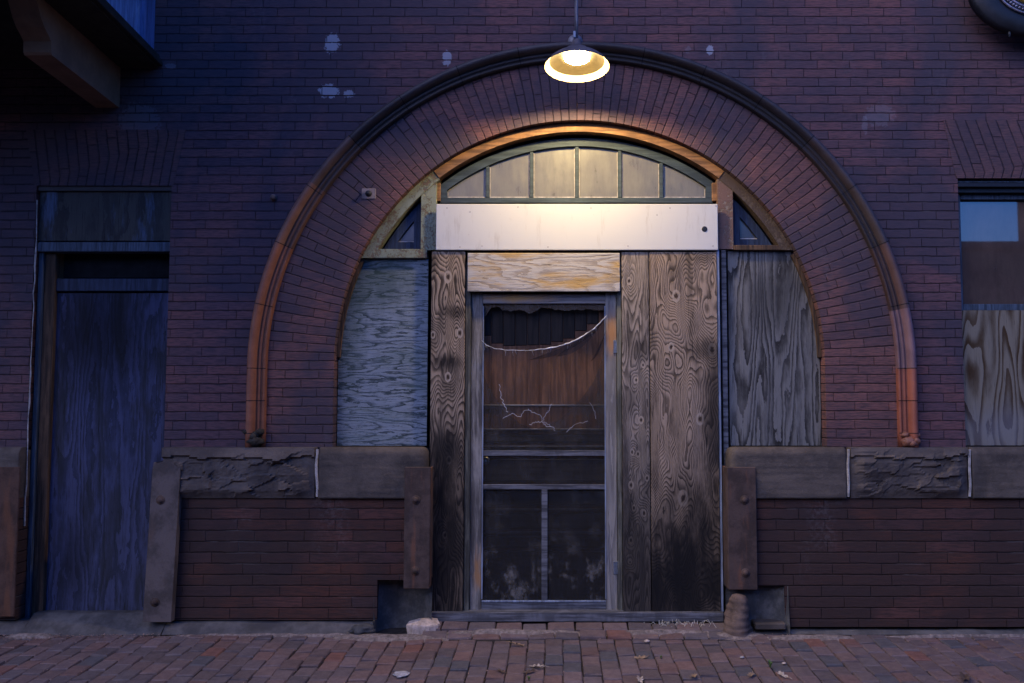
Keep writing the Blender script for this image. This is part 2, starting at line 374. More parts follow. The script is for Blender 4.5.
# ------------------------------------------------------------------ mesh helpers
def obj(name, bm, mat, parent=None, smooth=False, label=None):
    me = bpy.data.meshes.new(name)
    bmesh.ops.recalc_face_normals(bm, faces=bm.faces[:])
    bm.to_mesh(me); bm.free()
    for m_ in (mat if isinstance(mat, (list, tuple)) else [mat]): me.materials.append(m_)
    if smooth:
        for p in me.polygons: p.use_smooth = True
    o = bpy.data.objects.new(name, me); C.objects.link(o)
    if parent is not None: o.parent = parent
    if label: o['label'] = label
    return o
def tag(o, label, cat, group=None):
    o['label'] = label; o['category'] = cat
    if group: o['group'] = group
    return o
def struct(o, kind='structure'): o['kind'] = kind; return o
def empty(name, loc=(0, 0, 0), parent=None):
    o = bpy.data.objects.new(name, None); C.objects.link(o); o.location = loc; o.empty_display_size = .1
    if parent is not None: o.parent = parent
    return o
def NB(): return bmesh.new()
def box(bm, x0, x1, y0, y1, z0, z1, bev=.003, mi=0):
    g = bmesh.ops.create_cube(bm, size=1.)
    for v in g['verts']:
        v.co = Vector(((x0 + x1) / 2 + v.co.x * (x1 - x0), (y0 + y1) / 2 + v.co.y * (y1 - y0), (z0 + z1) / 2 + v.co.z * (z1 - z0)))
    fs = {f for v in g['verts'] for f in v.link_faces}
    for f in fs: f.material_index = mi
    if bev:
        es = list({e for v in g['verts'] for e in v.link_edges})
        bmesh.ops.bevel(bm, geom=es, offset=bev, segments=1, affect='EDGES', profile=.5)
    return bm
def prism(bm, pts, y0, y1):
    """a polygon in x,z pushed from y0 to y1"""
    a = [bm.verts.new((x, y0, z)) for x, z in pts]; b = [bm.verts.new((x, y1, z)) for x, z in pts]
    n = len(pts)
    bm.faces.new(a); bm.faces.new(b[::-1])
    for i in range(n): bm.faces.new((a[i], a[(i + 1) % n], b[(i + 1) % n], b[i]))
    return bm
def band(bm, inner, outer, y0, y1):
    """a solid strip between two matched point lists in x,z"""
    n = len(inner)
    A = [bm.verts.new((x, y0, z)) for x, z in inner]; B = [bm.verts.new((x, y0, z)) for x, z in outer]
    A2 = [bm.verts.new((x, y1, z)) for x, z in inner]; B2 = [bm.verts.new((x, y1, z)) for x, z in outer]
    for i in range(n - 1):
        bm.faces.new((A[i], A[i + 1], B[i + 1], B[i])); bm.faces.new((A2[i], B2[i], B2[i + 1], A2[i + 1]))
        bm.faces.new((A[i], A2[i], A2[i + 1], A[i + 1])); bm.faces.new((B[i], B[i + 1], B2[i + 1], B2[i]))
    bm.faces.new((A[0], B[0], B2[0], A2[0])); bm.faces.new((A[-1], A2[-1], B2[-1], B[-1]))
    return bm
def tube(bm, pts, r, seg=8, cap=True):
    pts = [Vector(p) for p in pts]; rings = []
    for i, p in enumerate(pts):
        d = (pts[min(i + 1, len(pts) - 1)] - pts[max(i - 1, 0)]).normalized()
        up = Vector((0, 0, 1)) if abs(d.z) < .95 else Vector((0, 1, 0))
        a = d.cross(up).normalized(); b = d.cross(a).normalized()
        rr = r[i] if isinstance(r, (list, tuple)) else r
        rings.append([bm.verts.new(p + (a * math.cos(2 * math.pi * k / seg) + b * math.sin(2 * math.pi * k / seg)) * rr) for k in range(seg)])
    for i in range(len(rings) - 1):
        for k in range(seg): bm.faces.new((rings[i][k], rings[i][(k + 1) % seg], rings[i + 1][(k + 1) % seg], rings[i + 1][k]))
    if cap: bm.faces.new(rings[0][::-1]); bm.faces.new(rings[-1])
    return bm
def lathe(bm, prof, mat4=None, seg=40, mi=0):
    rings = []
    for r, z in prof:
        rings.append([bm.verts.new((r * math.cos(2 * math.pi * k / seg), r * math.sin(2 * math.pi * k / seg), z)) for k in range(seg)])
    vs = [v for q in rings for v in q]
    for i in range(len(rings) - 1):
        for k in range(seg):
            f = bm.faces.new((rings[i][k], rings[i][(k + 1) % seg], rings[i + 1][(k + 1) % seg], rings[i + 1][k])); f.material_index = mi
    if mat4 is not None:
        for v in vs: v.co = mat4 @ v.co
    return bm
def blob(bm, c, r, seed=0., amp=.25, freq=3., sub=3):
    g = bmesh.ops.create_icosphere(bm, subdivisions=sub, radius=1.)
    for v in g['verts']:
        n = mnoise.noise(Vector((v.co.x * freq + seed, v.co.y * freq, v.co.z * freq))) * amp
        n += mnoise.noise(Vector((v.co.x * freq * 3 + seed, v.co.y * freq * 3, v.co.z * freq * 3))) * amp * .35
        k = 1 + n
        v.co = Vector((c[0] + v.co.x * r[0] * k, c[1] + v.co.y * r[1] * k, c[2] + v.co.z * r[2] * k))
    return bm

# ------------------------------------------------------------------ key dimensions
AX, AZ, AR = .153, 1.640, 1.535            # arch opening
HX, HZ, HR0, HR1 = .166, 1.592, 1.962, 2.076   # hood mould
ZS = 1.105                                  # top of the stone course
XL, XR = AX - AR, AX + AR
X0, X1, ZT = -7.5, 7.5, 7.0
def arc(cx, cz, r, a0, a1, n): return [(cx + r * math.cos(rad(a0 + (a1 - a0) * i / n)), cz + r * math.sin(rad(a0 + (a1 - a0) * i / n))) for i in range(n + 1)]
DLX0, DLX1, DLZ = -3.285, -2.43, 2.752     # doorway beside the arch
WNX0, WNX1, WNZ = 2.553, 3.62, 2.800       # window beside the arch

B = empty('brick_building', (0, 0, 0))
tag(B, 'old dark red brick building with a wide round arched entrance and brown stone sill course', 'building')

# ---- upper wall with its openings (one filled outline with holes)
cu = bpy.data.curves.new('wall_outline', 'CURVE'); cu.dimensions = '2D'; cu.fill_mode = 'BOTH'; cu.extrude = .175
def spline(pts):
    s = cu.splines.new('POLY'); s.points.add(len(pts) - 1)
    for p, (x, z) in zip(s.points, pts): p.co = (x, z, 0, 1)
    s.use_cyclic_u = True
ro = AR + .02
spline([(X0, ZS - .02), (DLX0, ZS - .02), (DLX0, DLZ), (DLX1, DLZ), (DLX1, ZS - .02), (AX - ro, ZS - .02)] + arc(AX, AZ, ro, 180, 0, 64) +
       [(AX + ro, ZS - .02), (WNX0, ZS - .02), (WNX0, WNZ), (WNX1, WNZ), (WNX1, ZS - .02), (X1, ZS - .02), (X1, ZT), (X0, ZT)])
tmp = bpy.data.objects.new('wall_outline', cu); C.objects.link(tmp)
me = bpy.data.meshes.new_from_object(tmp.evaluated_get(bpy.context.evaluated_depsgraph_get()))
bpy.data.objects.remove(tmp); bpy.data.curves.remove(cu)
me.name = 'wall'
for v in me.vertices: v.co = Vector((v.co.x, .175 - v.co.z, v.co.y))
bm = NB(); bm.from_mesh(me); bpy.data.meshes.remove(me)
obj('wall', bm, M['brick'], B)
bm = NB(); box(bm, X0, X1, .90, 1.0, -.2, ZT, 0); box(bm, X0, X1, .352, .9, ZT - .1, ZT, 0)
box(bm, X0, X0 + .1, .352, .9, -.2, ZT - .1, 0); box(bm, X1 - .1, X1, .352, .9, -.2, ZT - .1, 0)
obj('interior', bm, M['dark_in'], B)

# ---- arch ring of radial bricks with uv = (distance from the opening, length along it)
bm = NB(); uvl = bm.loops.layers.uv.new('UVMap')
path = []
nleg = 5
for i in range(nleg): path.append(((XL, ZS + (AZ - ZS) * i / nleg), None, ZS + (AZ - ZS) * i / nleg))
for i in range(97):
    a = 180 - 180 * i / 96
    path.append(((AX + AR * math.cos(rad(a)), AZ + AR * math.sin(rad(a))), a, AZ + (180 - a) / 180 * math.pi * AR * 1.13))
last = path[-1][2]
for i in range(1, nleg + 1): path.append(((XR, AZ - (AZ - ZS) * i / nleg), -1, last + (AZ - ZS) * i / nleg))
def outer_pt(p, a):
    if a is None: return (HX - (HR0 + .01), p[1])
    if a == -1: return (HX + (HR0 + .01), p[1])
    d = Vector((math.cos(rad(a)), math.sin(rad(a)))); o = Vector((AX - HX, AZ - HZ)); R_ = HR0 + .01
    b = o.dot(d); c = o.length_squared - R_ * R_; t = -b + math.sqrt(b * b - c)
    return (AX + d.x * t, AZ + d.y * t)
rows = []
for p, a, s in path:
    q = outer_pt(p, a); ln = math.hypot(q[0] - p[0], q[1] - p[1])
    rows.append((bm.verts.new((p[0], .30, p[1])), bm.verts.new((p[0], -.005, p[1])), bm.verts.new((q[0], -.005, q[1])), bm.verts.new((q[0], .03, q[1])), s, ln))
for i in range(len(rows) - 1):
    r0, r1 = rows[i], rows[i + 1]
    for k, (ua, ub) in enumerate(((-.305, 0), (0, None), (None, .036))):
        f = bm.faces.new((r0[k], r0[k + 1], r1[k + 1], r1[k]))
        for lp in f.loops:
            rr = r0 if lp.vert in r0[:4] else r1; kk = rr[:4].index(lp.vert)
            lp[uvl].uv = ((-.305, 0, rr[5], rr[5] + .036)[kk], rr[4])
obj('arch_ring', bm, M['arch'], B, label='ring of radial bricks round the arched entrance')

# ---- hood mould: moulded profile swept over the ring, one tint per segment
prof = [(0., .01), (0., -.032), (.006, -.042), (.014, -.044), (.020, -.036), (.024, -.030), (.030, -.040), (.038, -.048), (.046, -.044), (.050, -.036),
        (.054, -.050), (.060, -.070), (.070, -.084), (.082, -.090), (.094, -.086), (.104, -.074), (.110, -.056), (.114, -.03), (.114, .01)]
bm = NB(); cl = bm.loops.layers.float_color.new('tint')
stn = []   # (centre x offset dir, ...)
def hp(a, leg):
    return a, leg
N = 120
for i in range(6): stn.append((180, ZS + .002 + (HZ - ZS) * i / 6))
for i in range(N + 1): stn.append((180 - 180 * i / N, None))
for i in range(5, -1, -1): stn.append((0, ZS + .002 + (HZ - ZS) * i / 6))
rings = []
for a, z in stn:
    c, s = math.cos(rad(a)), math.sin(rad(a)); rg = []
    for k, (dr, y) in enumerate(prof):
        r = HR0 + dr
        rg.append(bm.verts.new((HX + r * c, y, (z if z is not None else HZ + r * s))))
    rings.append(rg)
tints = []
for i in range(len(stn) - 1):
    a, z = stn[i]
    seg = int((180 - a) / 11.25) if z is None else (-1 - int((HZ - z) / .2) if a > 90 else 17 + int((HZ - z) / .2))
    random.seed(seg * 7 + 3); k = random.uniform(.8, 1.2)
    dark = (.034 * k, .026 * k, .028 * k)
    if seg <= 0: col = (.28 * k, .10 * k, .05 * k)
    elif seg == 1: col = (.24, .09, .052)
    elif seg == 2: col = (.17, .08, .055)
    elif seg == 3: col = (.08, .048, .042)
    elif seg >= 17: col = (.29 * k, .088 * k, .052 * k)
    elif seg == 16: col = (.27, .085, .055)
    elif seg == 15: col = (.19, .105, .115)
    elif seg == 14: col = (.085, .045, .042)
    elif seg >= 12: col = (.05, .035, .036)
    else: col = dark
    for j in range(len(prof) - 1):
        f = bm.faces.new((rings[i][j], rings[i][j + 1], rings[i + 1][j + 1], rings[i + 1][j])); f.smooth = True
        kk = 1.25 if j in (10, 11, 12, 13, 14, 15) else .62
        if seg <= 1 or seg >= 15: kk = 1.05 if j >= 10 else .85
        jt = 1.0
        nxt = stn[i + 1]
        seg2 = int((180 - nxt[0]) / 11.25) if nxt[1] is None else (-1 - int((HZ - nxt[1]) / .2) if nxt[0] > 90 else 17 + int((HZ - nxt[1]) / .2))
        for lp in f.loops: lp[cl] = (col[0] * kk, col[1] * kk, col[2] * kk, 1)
bm.faces.new(rings[0]); bm.faces.new(rings[-1][::-1])
hood = obj('hood_mould', bm, M['terra'], B, label='projecting moulded hood over the arch, dark at the top with orange red feet')
random.seed(5)
# open joints between the moulded pieces
for a in [180 - 11.25 * k for k in range(1, 16)]:
    bm = NB(); c, s = math.cos(rad(a)), math.sin(rad(a)); t = Vector((-s, 0, c)) * .0022
    poly = [Vector((HX + (HR0 + dr) * c, y - (.0015 if 0 < k < len(prof) - 1 else 0), HZ + (HR0 + dr) * s)) for k, (dr, y) in enumerate(prof[1:-1])]
    A_ = [bm.verts.new(p + t) for p in poly]; B_ = [bm.verts.new(p - t) for p in poly]
    for k in range(len(poly) - 1): bm.faces.new((A_[k], A_[k + 1], B_[k + 1], B_[k]))
    obj('joint', bm, M['dark_in'], hood)
for sgn in (-1, 1):
    for zz in (HZ, HZ - .2, HZ - .4):
        bm = NB()
        poly = [Vector((HX + sgn * (HR0 + dr), y - .0015, zz)) for dr, y in prof[1:-1]]
        A_ = [bm.verts.new(p + Vector((0, 0, .0022))) for p in poly]; B_ = [bm.verts.new(p - Vector((0, 0, .0022))) for p in poly]
        for k in range(len(poly) - 1): bm.faces.new((A_[k], A_[k + 1], B_[k + 1], B_[k]))
        obj('joint', bm, M['dark_in'], hood)
for sgn, mt, lb in ((-1, M['bay_dark'], 'dark worn carved stop'), (1, M['terra'], 'carved terracotta stop')):
    bm = NB(); cx = HX + sgn * (HR0 + .057)
    for k in range(7):
        blob(bm, (cx + random.uniform(-.04, .04), -.055 + random.uniform(-.02, .015), ZS + .025 + random.uniform(0, .075)), (.026, .03, .022), k * 3.1 + sgn, .45, 2., 2)
    blob(bm, (cx, -.045, ZS + .035), (.056, .05, .034), sgn * 4., .3, 2.5, 3)
    cl = bm.loops.layers.float_color.new('tint')
    for f in bm.faces:
        for lp in f.loops: lp[cl] = (.22, .09, .06, 1)
    obj('label_stop', bm, mt, hood, True)

# ---- plinth: brick below, stone course above
def notched(pts, y0=-.048, y1=.30):
    bm = NB(); prism(bm, pts, y0, y1); return bm
zst = W(300, 498, -.05)[1]
pl0, pl1 = W(160, 560, -.05)[0], W(429, 560, -.05)[0]
n0x, n0z = W(377, 600, -.05)[0], W(400, 580, -.05)[1]
zb0 = W(300, 620, -.05)[1]; zb1 = W(900, 627, -.05)[1]
obj('plinth_wall', notched([(pl0, zb0), (n0x, zb0), (n0x, n0z), (pl1, n0z), (pl1, zst), (pl0, zst)]), M['plinth'], B)
pr0 = W(728, 560, -.05)[0]; n1x, n1z = W(785, 600, -.05)[0], W(760, 586, -.05)[1]
obj('plinth_wall', notched([(n1x, zb1), (X1, zb1), (X1, zst), (pr0, zst), (pr0, n1z), (n1x, n1z)]), M['plinth'], B)
obj('plinth_wall', notched([(X0, zb0), (DLX0, zb0), (DLX0, zst), (X0, zst)]), M['plinth'], B)
def stone_block(x0, x1, rough, seed, round_end=0):
    """a stone of the sill course; rough = split rock face, else tooled and smooth"""
    bm = NB(); nx, nz = max(4, int((x1 - x0) / .012)), 28
    z0, z1 = zst, ZS
    grid = []
    for j in range(nz + 1):
        rowv = []
        for i in range(nx + 1):
            u = i / nx; w = j / nz; x = x0 + (x1 - x0) * u; z = z0 + (z1 - z0) * w
            y = -.062
            if rough:
                q = Vector((x * 7.5 + seed + .5 * mnoise.noise(Vector((x * 9, z * 9, seed))), z * 15, seed))
                dd, pp = mnoise.voronoi(q)
                cp = pp[0]; hr = mnoise.random_unit_vector if False else None
                gx = mnoise.noise(cp * 3.7) * .034; gz = mnoise.noise(cp * 5.1 + Vector((9, 2, 4))) * .034; g0 = mnoise.noise(cp * 2.3 + Vector((1, 7, 3))) * .022
                n = .018 + g0 + gx * (q.x - cp.x) + gz * (q.y - cp.y) + mnoise.noise(Vector((x * 2.2 + seed, z * 4, seed))) * .02 + mnoise.noise(Vector((x * 40, z * 60, seed))) * .004
                edge = min(1., min(u, 1 - u) * 10) * min(1., w * 6) * min(1., (1 - w) * 3.5)
                lip = mnoise.noise(Vector((x * 5, seed, 0))) * .12 + .80
                y -= (n + .018) * edge
                if w > lip: y -= .024
            else:
                y -= .012 + mnoise.noise(Vector((x * 2 + seed, z * 3, 0))) * .004
                n = mnoise.noise(Vector((x * 4, z * 60, seed))) * .003; y += n
                y += max(0., (w - .86) / .14) ** 2 * .03
            if round_end:
                du = (1 - u if round_end > 0 else u) * (x1 - x0)
                if du < .05: y += (1 - math.sqrt(max(0, 1 - (1 - du / .05) ** 2))) * .05; z -= (1 - math.sqrt(max(0, 1 - (1 - du / .05) ** 2))) * .035 * w
            rowv.append(bm.verts.new((x, y, z)))
        grid.append(rowv)
    for j in range(nz):
        for i in range(nx): bm.faces.new((grid[j][i], grid[j][i + 1], grid[j + 1][i + 1], grid[j + 1][i])).smooth = not rough
    def back(vs): return [bm.verts.new((v.co.x, .05, v.co.z)) for v in vs]
    for line in (grid[0], grid[-1], [g[0] for g in grid], [g[-1] for g in grid]):
        bk = back(line)
        for i in range(len(line) - 1): bm.faces.new((line[i], line[i + 1], bk[i + 1], bk[i]))
    return obj('stone_block', bm, M['stone_rough' if rough else 'stone'], B, label=('split rock faced' if rough else 'smooth tooled') + ' brown sandstone block of the sill course')
sx = lambda px: W(px, 470, -.06)[0]
cuts = [(163, 315, 1, 2.), (319, 427, 0, 5.), (729, 846, 0, 9.), (850, 967, 1, 13.), (971, 1150, 0, 17.), (1154, 1330, 1, 23.)]
for i, (a, b, r, s) in enumerate(cuts): stone_block(sx(a), sx(b), r, s, 1 if i == 1 else (-1 if i == 2 else 0))
stone_block(X0 + 1.5, DLX0 - .0, 0, 31.)
for a in (317, 848, 969):
    x = sx(a); bm = NB()
    tube(bm, [(x + math.sin(k * 1.3) * .003 - .006 * (1 - k / 6) * (1 if a != 317 else -1), -.074 + .004 * math.cos(k), zst + .01 + (ZS - zst - .02) * k / 6) for k in range(7)], .0085, 6)
    obj('pointing', bm, M['pointing'], B)

# ---- footings and door sill
def lumpy(x0, x1, y0, y1, z, hgt, seed, nx=60, ny=8, drop=.06):
    bm = NB(); g = []
    for j in range(ny + 1):
        r = []
        for i in range(nx + 1):
            x = x0 + (x1 - x0) * i / nx; w = j / ny
            yy = y0 + (y1 - y0) * w + (mnoise.noise(Vector((x * 3, seed, 0))) * .02 if j < ny else 0)
            e = min(1., w * 3.0) if drop else 1
            zz = z + hgt * e + mnoise.noise(Vector((x * 5, yy * 9, seed))) * .007 - (1 - e) * drop
            r.append(bm.verts.new((x, yy, zz)))
        g.append(r)
    for j in range(ny):
        for i in range(nx): bm.faces.new((g[j][i], g[j][i + 1], g[j + 1][i + 1], g[j + 1][i])).smooth = True
    return bm
obj('footing', lumpy(pl0 + .05, W(372, 625, -.1)[0], -.115, .1, zb0 - .01, .0, 3.), M['concrete'], B)
obj('footing', lumpy(W(752, 630, -.1)[0], X1, -.13, .1, zb1 - .02, .0, 8.), M['concrete'], B)
obj('footing', lumpy(X0, W(22, 620, -.1)[0], -.115, .1, zb0 - .01, .0, 12.), M['concrete'], B)
obj('door_sill', lumpy(W(22, 620, -.1)[0] + .003, pl0 + .047, -.13, .3, zb0 - .012, .035, 15., 30, 12), M['concrete'], B, label='low worn concrete sill under the blue boarded doorway')

# ---- iron corner guards with bolts
def guard(px0, py0, px1, py1, mt, y, side, lean=0., round_top=False, bolts=(), lab=None):
    x0, x1, z0, z1 = rect(px0, py0, px1, py1, y)
    bm = NB()
    if round_top:
        pts = [(x0, z0), (x1, z0), (x1, z1 - .02), (x1 - .02, z1), ((x0 + x1) / 2, z1 + .008), (x0 + .025, z1 - .006), (x0, z1 - .03)]
        prism(bm, pts, y, y + .05)
    else:
        box(bm, x0, x1, y, y + .014, z0, z1, .004)
    xs = x0 if side < 0 else x1 - .012
    if side: box(bm, xs - (.004 if side < 0 else -.004), xs + .012, y + .0145, y + .20, z0 + .003, z1 - .003, .003)
    for v in bm.verts:
        v.co.x += lean * (v.co.z - z0) + mnoise.noise(v.co * 4) * .002
    g = obj('corner_guard', bm, mt, B, label=lab)
    for bx, by in bolts:
        X, Z = W(bx, by, y)
        bm = NB(); lathe(bm, [(.0, .016), (.009, .015), (.0155, .010), (.019, .002), (.019, -.004)], Matrix.Translation((X, y, Z)) @ Matrix.Rotation(rad(90), 4, 'X'), 12)
        lathe(bm, [(.019, .003), (.028, .002), (.028, -.004)], Matrix.Translation((X, y, Z)) @ Matrix.Rotation(rad(90), 4, 'X'), 14)
        obj('bolt', bm, M['rust'], g, True)
guard(404, 467, 430, 589, M['rust'], -.098, 1, 0., False, ((416, 500), (415, 571)), 'brown rusted iron corner guard beside the dark plywood strip')
guard(728, 467, 757, 590, M['rust'], -.098, -1, 0., False, ((744.5, 500), (745.5, 573)), 'rusted iron corner guard above the eroded stone')
guard(145, 462, 173, 622, M['rust_pale'], -.11, -1, .035, True, ((160.5, 500), (155, 602)), 'dusty rounded corner guard beside the blue boarded doorway')
guard(-8, 467, 17, 617, M['rust_hot'], -.10, 0, .0, False, (), 'orange rusted corner guard')
# recesses under the entrance guards
bm = NB(); x0, x1 = n0x - .02, pl1 + .02
g = []
for j in range(13):
    r = []
    for i in range(13):
        u, w = i / 12, j / 12; x = x0 + (x1 - x0) * u; z = -.02 + (n0z + .03) * w
        y = .10 - .14 * (abs(u - .5) * 2) ** 3 - .03 * (1 - w) ** 3 + mnoise.noise(Vector((x * 9, z * 9, 3))) * .03
        r.append(bm.verts.new((x, y, z)))
    g.append(r)
for j in range(12):
    for i in range(12): bm.faces.new((g[j][i], g[j][i + 1], g[j + 1][i + 1], g[j + 1][i])).smooth = True
obj('cement_recess', bm, M['cement_patch'], B)
bm = NB(); x0, x1 = pr0 + .02, n1x + .02
g = []
for j in range(13):
    r = []
    for i in range(13):
        u, w = i / 12, j / 12; x = x0 + (x1 - x0) * u; z = -.03 + (n1z + .03) * w
        y = .02 - .075 * max(0, (u - .6) / .4) ** 3 - .03 * (1 - w) ** 3 + mnoise.noise(Vector((x * 9, z * 9, 6))) * .02
        r.append(bm.verts.new((x, y, z)))
    g.append(r)
for j in range(12):
    for i in range(12): bm.faces.new((g[j][i], g[j][i + 1], g[j + 1][i + 1], g[j + 1][i])).smooth = True
obj('cement_recess', bm, M['cement_patch'], B)

# ---- jack arches over the doorway and the window
def lintel(p, y, fan, seed):
    bm = NB(); uvl = bm.loops.layers.uv.new('UVMap'); prism(bm, p, y, .02)
    cx = sum(q[0] for q in p) / len(p); zc = min(q[1] for q in p)
    for f in bm.faces:
        for lp in f.loops:
            co = lp.vert.co; lp[uvl].uv = (co.z - zc + .02, (co.x - cx) * (1 - fan * (co.z - zc)))
    obj('lintel', bm, M['lintel'], B, label='flat arch of upright bricks')
lintel([(WNX0 - .01, WNZ - .001), (X1 - 3.0, WNZ - .001), (X1 - 2.9, WNZ + .375), (W(943, 118)[0], WNZ + .375)], -.004, .3, 0)
lintel([(DLX0 - .01, DLZ - .001), (DLX1 + .012, DLZ - .001), (DLX1 + .08, DLZ + .36), (DLX0 - .08, DLZ + .36)], -.004, .3, 0)

# ---- small iron fixings on the bricks
for (px, py, s, hole) in ((369, 194, .045, True), (274, 198, .028, False)):
    X, Z = W(px, py); bm = NB()
    Mx = Matrix.Translation((X, -.008, Z)) @ Matrix.Rotation(rad(90), 4, 'X')
    if hole:
        box(bm, X - s, X + s, -.012, -.004, Z - s * .75, Z + s * .75, .003); o = obj('anchor_plate', bm, plain_mat('cream_plate', (.2, .15, .14), .9), B)
    bm = NB(); lathe(bm, [(.0, .03), (.014, .028), (.02, .012), (.022, -.006)], Mx, 12)
    obj('anchor_bolt', bm, M['black'] if hole else M['rust_pale'], B, True)

# ------------------------------------------------------------------ arch infill
YI = .10
# dark backing keeps the gaps between boards black
# side trims: cream green arc on one side, brown on the other, orange wood over the fanlight
def aa(px, py, y): X, Z = W(px, py, y); return math.degrees(math.atan2(Z - AZ, X - AX))
aL, aR = aa(431, 168, .06), aa(724, 172, .06)
lo_l, lo_r = aa(360, 258, .06), aa(800, 250, .06)
def clipz(pts, r, zc):
    if zc is None: return pts
    return [(x, z) if z >= zc else (AX + math.copysign(math.sqrt(r * r - (zc - AZ) ** 2), x - AX), zc) for x, z in pts]
def trim(a0, a1, r0, r1, y0, y1, mt, n=40, lab=None, zc=None):
    bm = NB(); band(bm, clipz(arc(AX, AZ, r0, a0, a1, n), r0, zc), clipz(arc(AX, AZ, r1, a0, a1, n), r1, zc), y0, y1); return obj('arch_trim', bm, mt, B, label=lab)
trim(lo_l + 6, aL, 1.466, 1.533, .05, .14, M['peel_green'], zc=W(380, 258, .052)[1], lab='curved trim in flaking green cream paint')
trim(aL - .1, aR + .1, 1.475, 1.530, .045, .13, M['orange_wood'], lab='bare orange wood trim over the fanlight')
trim(aR, lo_r - 6, 1.470, 1.533, .05, .14, M['peel_dark'], zc=W(780, 250, .052)[1], lab='curved trim in flaking brown paint')
trim(180 - 179, lo_r - .1, 1.512, 1.533, .06, .16, M['brown_wood'], 20); trim(lo_l + .1, 179, 1.512, 1.533, .06, .16, M['brown_wood'], 20)
# timber posts either side of the fanlight
def board(name, px0, py0, px1, py1, y, th, mt, parent=None, bev=.003, label=None):
    x0, x1, z0, z1 = rect(px0, py0, px1, py1, y); bm = NB(); box(bm, x0, x1, y, y + th, z0, z1, bev)
    return obj(name, bm, mt, parent, label=label)
def topped(px0, px1, py1, y, th, r):
    """a post cut off by the arch at radius r"""
    x0, x1 = W(px0, 220, y)[0], W(px1, 220, y)[0]; z0 = W(px0, py1, y)[1]
    pts = [(x0, z0), (x1, z0)] + [(x, AZ + math.sqrt(r * r - (x - AX) ** 2)) for x in (x1, (x0 + x1) / 2, x0)]
    bm = NB(); prism(bm, pts, y, y + th); return bm
obj('post', topped(421, 436, 250, .056, .08, 1.470), M['peel_green'], B, label='post in flaking green cream paint')
obj('post', topped(718, 733, 249, .056, .08, 1.470), M['peel_brown'], B, label='post in flaking brown and white paint')
board('sidelight_sill', 362, 249, 427, 258, .052, .08, M['peel_green'], B)
board('sidelight_sill', 734, 245, 786, 250, .052, .08, M['brown_wood'], B)
# fanlight
YF = .112
fo, fi = 1.452, 1.400
zb = W(578, 203, YF)[1]; zp = W(578, 197.5, YF)[1]
fx0, fx1 = W(440, 200, YF)[0], W(713, 200, YF)[0]
px0_, px1_ = W(447, 190, YF)[0], W(706, 190, YF)[0]
def on_arc(x, r): return AZ + math.sqrt(r * r - (x - AX) ** 2)
ins = [px0_ + (px1_ - px0_) * i / 40 for i in range(41)]; outs = [fx0 + (fx1 - fx0) * i / 40 for i in range(41)]
bm = NB(); band(bm, [(x, on_arc(x, fi)) for x in ins], [(x, on_arc(x, fo)) for x in outs], YF, YF + .045)
box(bm, fx0, fx1, YF + .001, YF + .045, zb, zp, .003)
prism(bm, [(fx0, zp), (px0_, zp), (px0_, on_arc(px0_, fi)), (fx0, on_arc(fx0, fo))], YF + .0005, YF + .0445)
prism(bm, [(px1_, zp), (fx1, zp), (fx1, on_arc(fx1, fo)), (px1_, on_arc(px1_, fi))], YF + .0005, YF + .0445)
fan = obj('fanlight', bm, M['teal'], B, label='segmental fanlight of six panes in a dark teal frame')
bm = NB(); mx = [487.5, 531.5, 577, 620, 661.5]; xs = [px0_]
for q in mx:
    x = W(q, 175, YF)[0]; xs.append(x); bm = NB(); box(bm, x - .012, x + .012, YF + .006, YF + .04, zp + .001, on_arc(x, fi) - .001, .003); obj('muntin', bm, M['teal'], fan)
xs.append(px1_)
for k in range(6):
    a, b = xs[k] + (.012 if k else 0), xs[k + 1] - (.012 if k < 5 else 0); n = 8
    bm = NB(); prism(bm, [(a, zp), (b, zp)] + [(b + (a - b) * i / n, on_arc(b + (a - b) * i / n, fi + .004)) for i in range(n + 1)], YF + .024, YF + .028)
    obj('glass_pane', bm, M['fan_glass'], fan)
# pale putty along the pane edges
bm = NB()
for k in range(6):
    a, b = xs[k] + (.013 if k else .001), xs[k + 1] - (.013 if k < 5 else .001)
    box(bm, a, b, YF + .018, YF + .0235, zp + .0005, zp + .009, .001)
    for x, s in ((a, 1), (b, -1)): box(bm, min(x, x + s * .005), max(x, x + s * .005), YF + .017, YF + .0235, zp + .0095, on_arc(x, fi) - .012, .001)
obj('putty', bm, M['pointing'], fan)
for q in (438, 714.5):
    x = W(q, 190, .10)[0]; bm = NB(); box(bm, x - .016, x + .016, .098, .14, zb + .01, zb + .13, .003); obj('shim', bm, M['orange_wood'], fan)
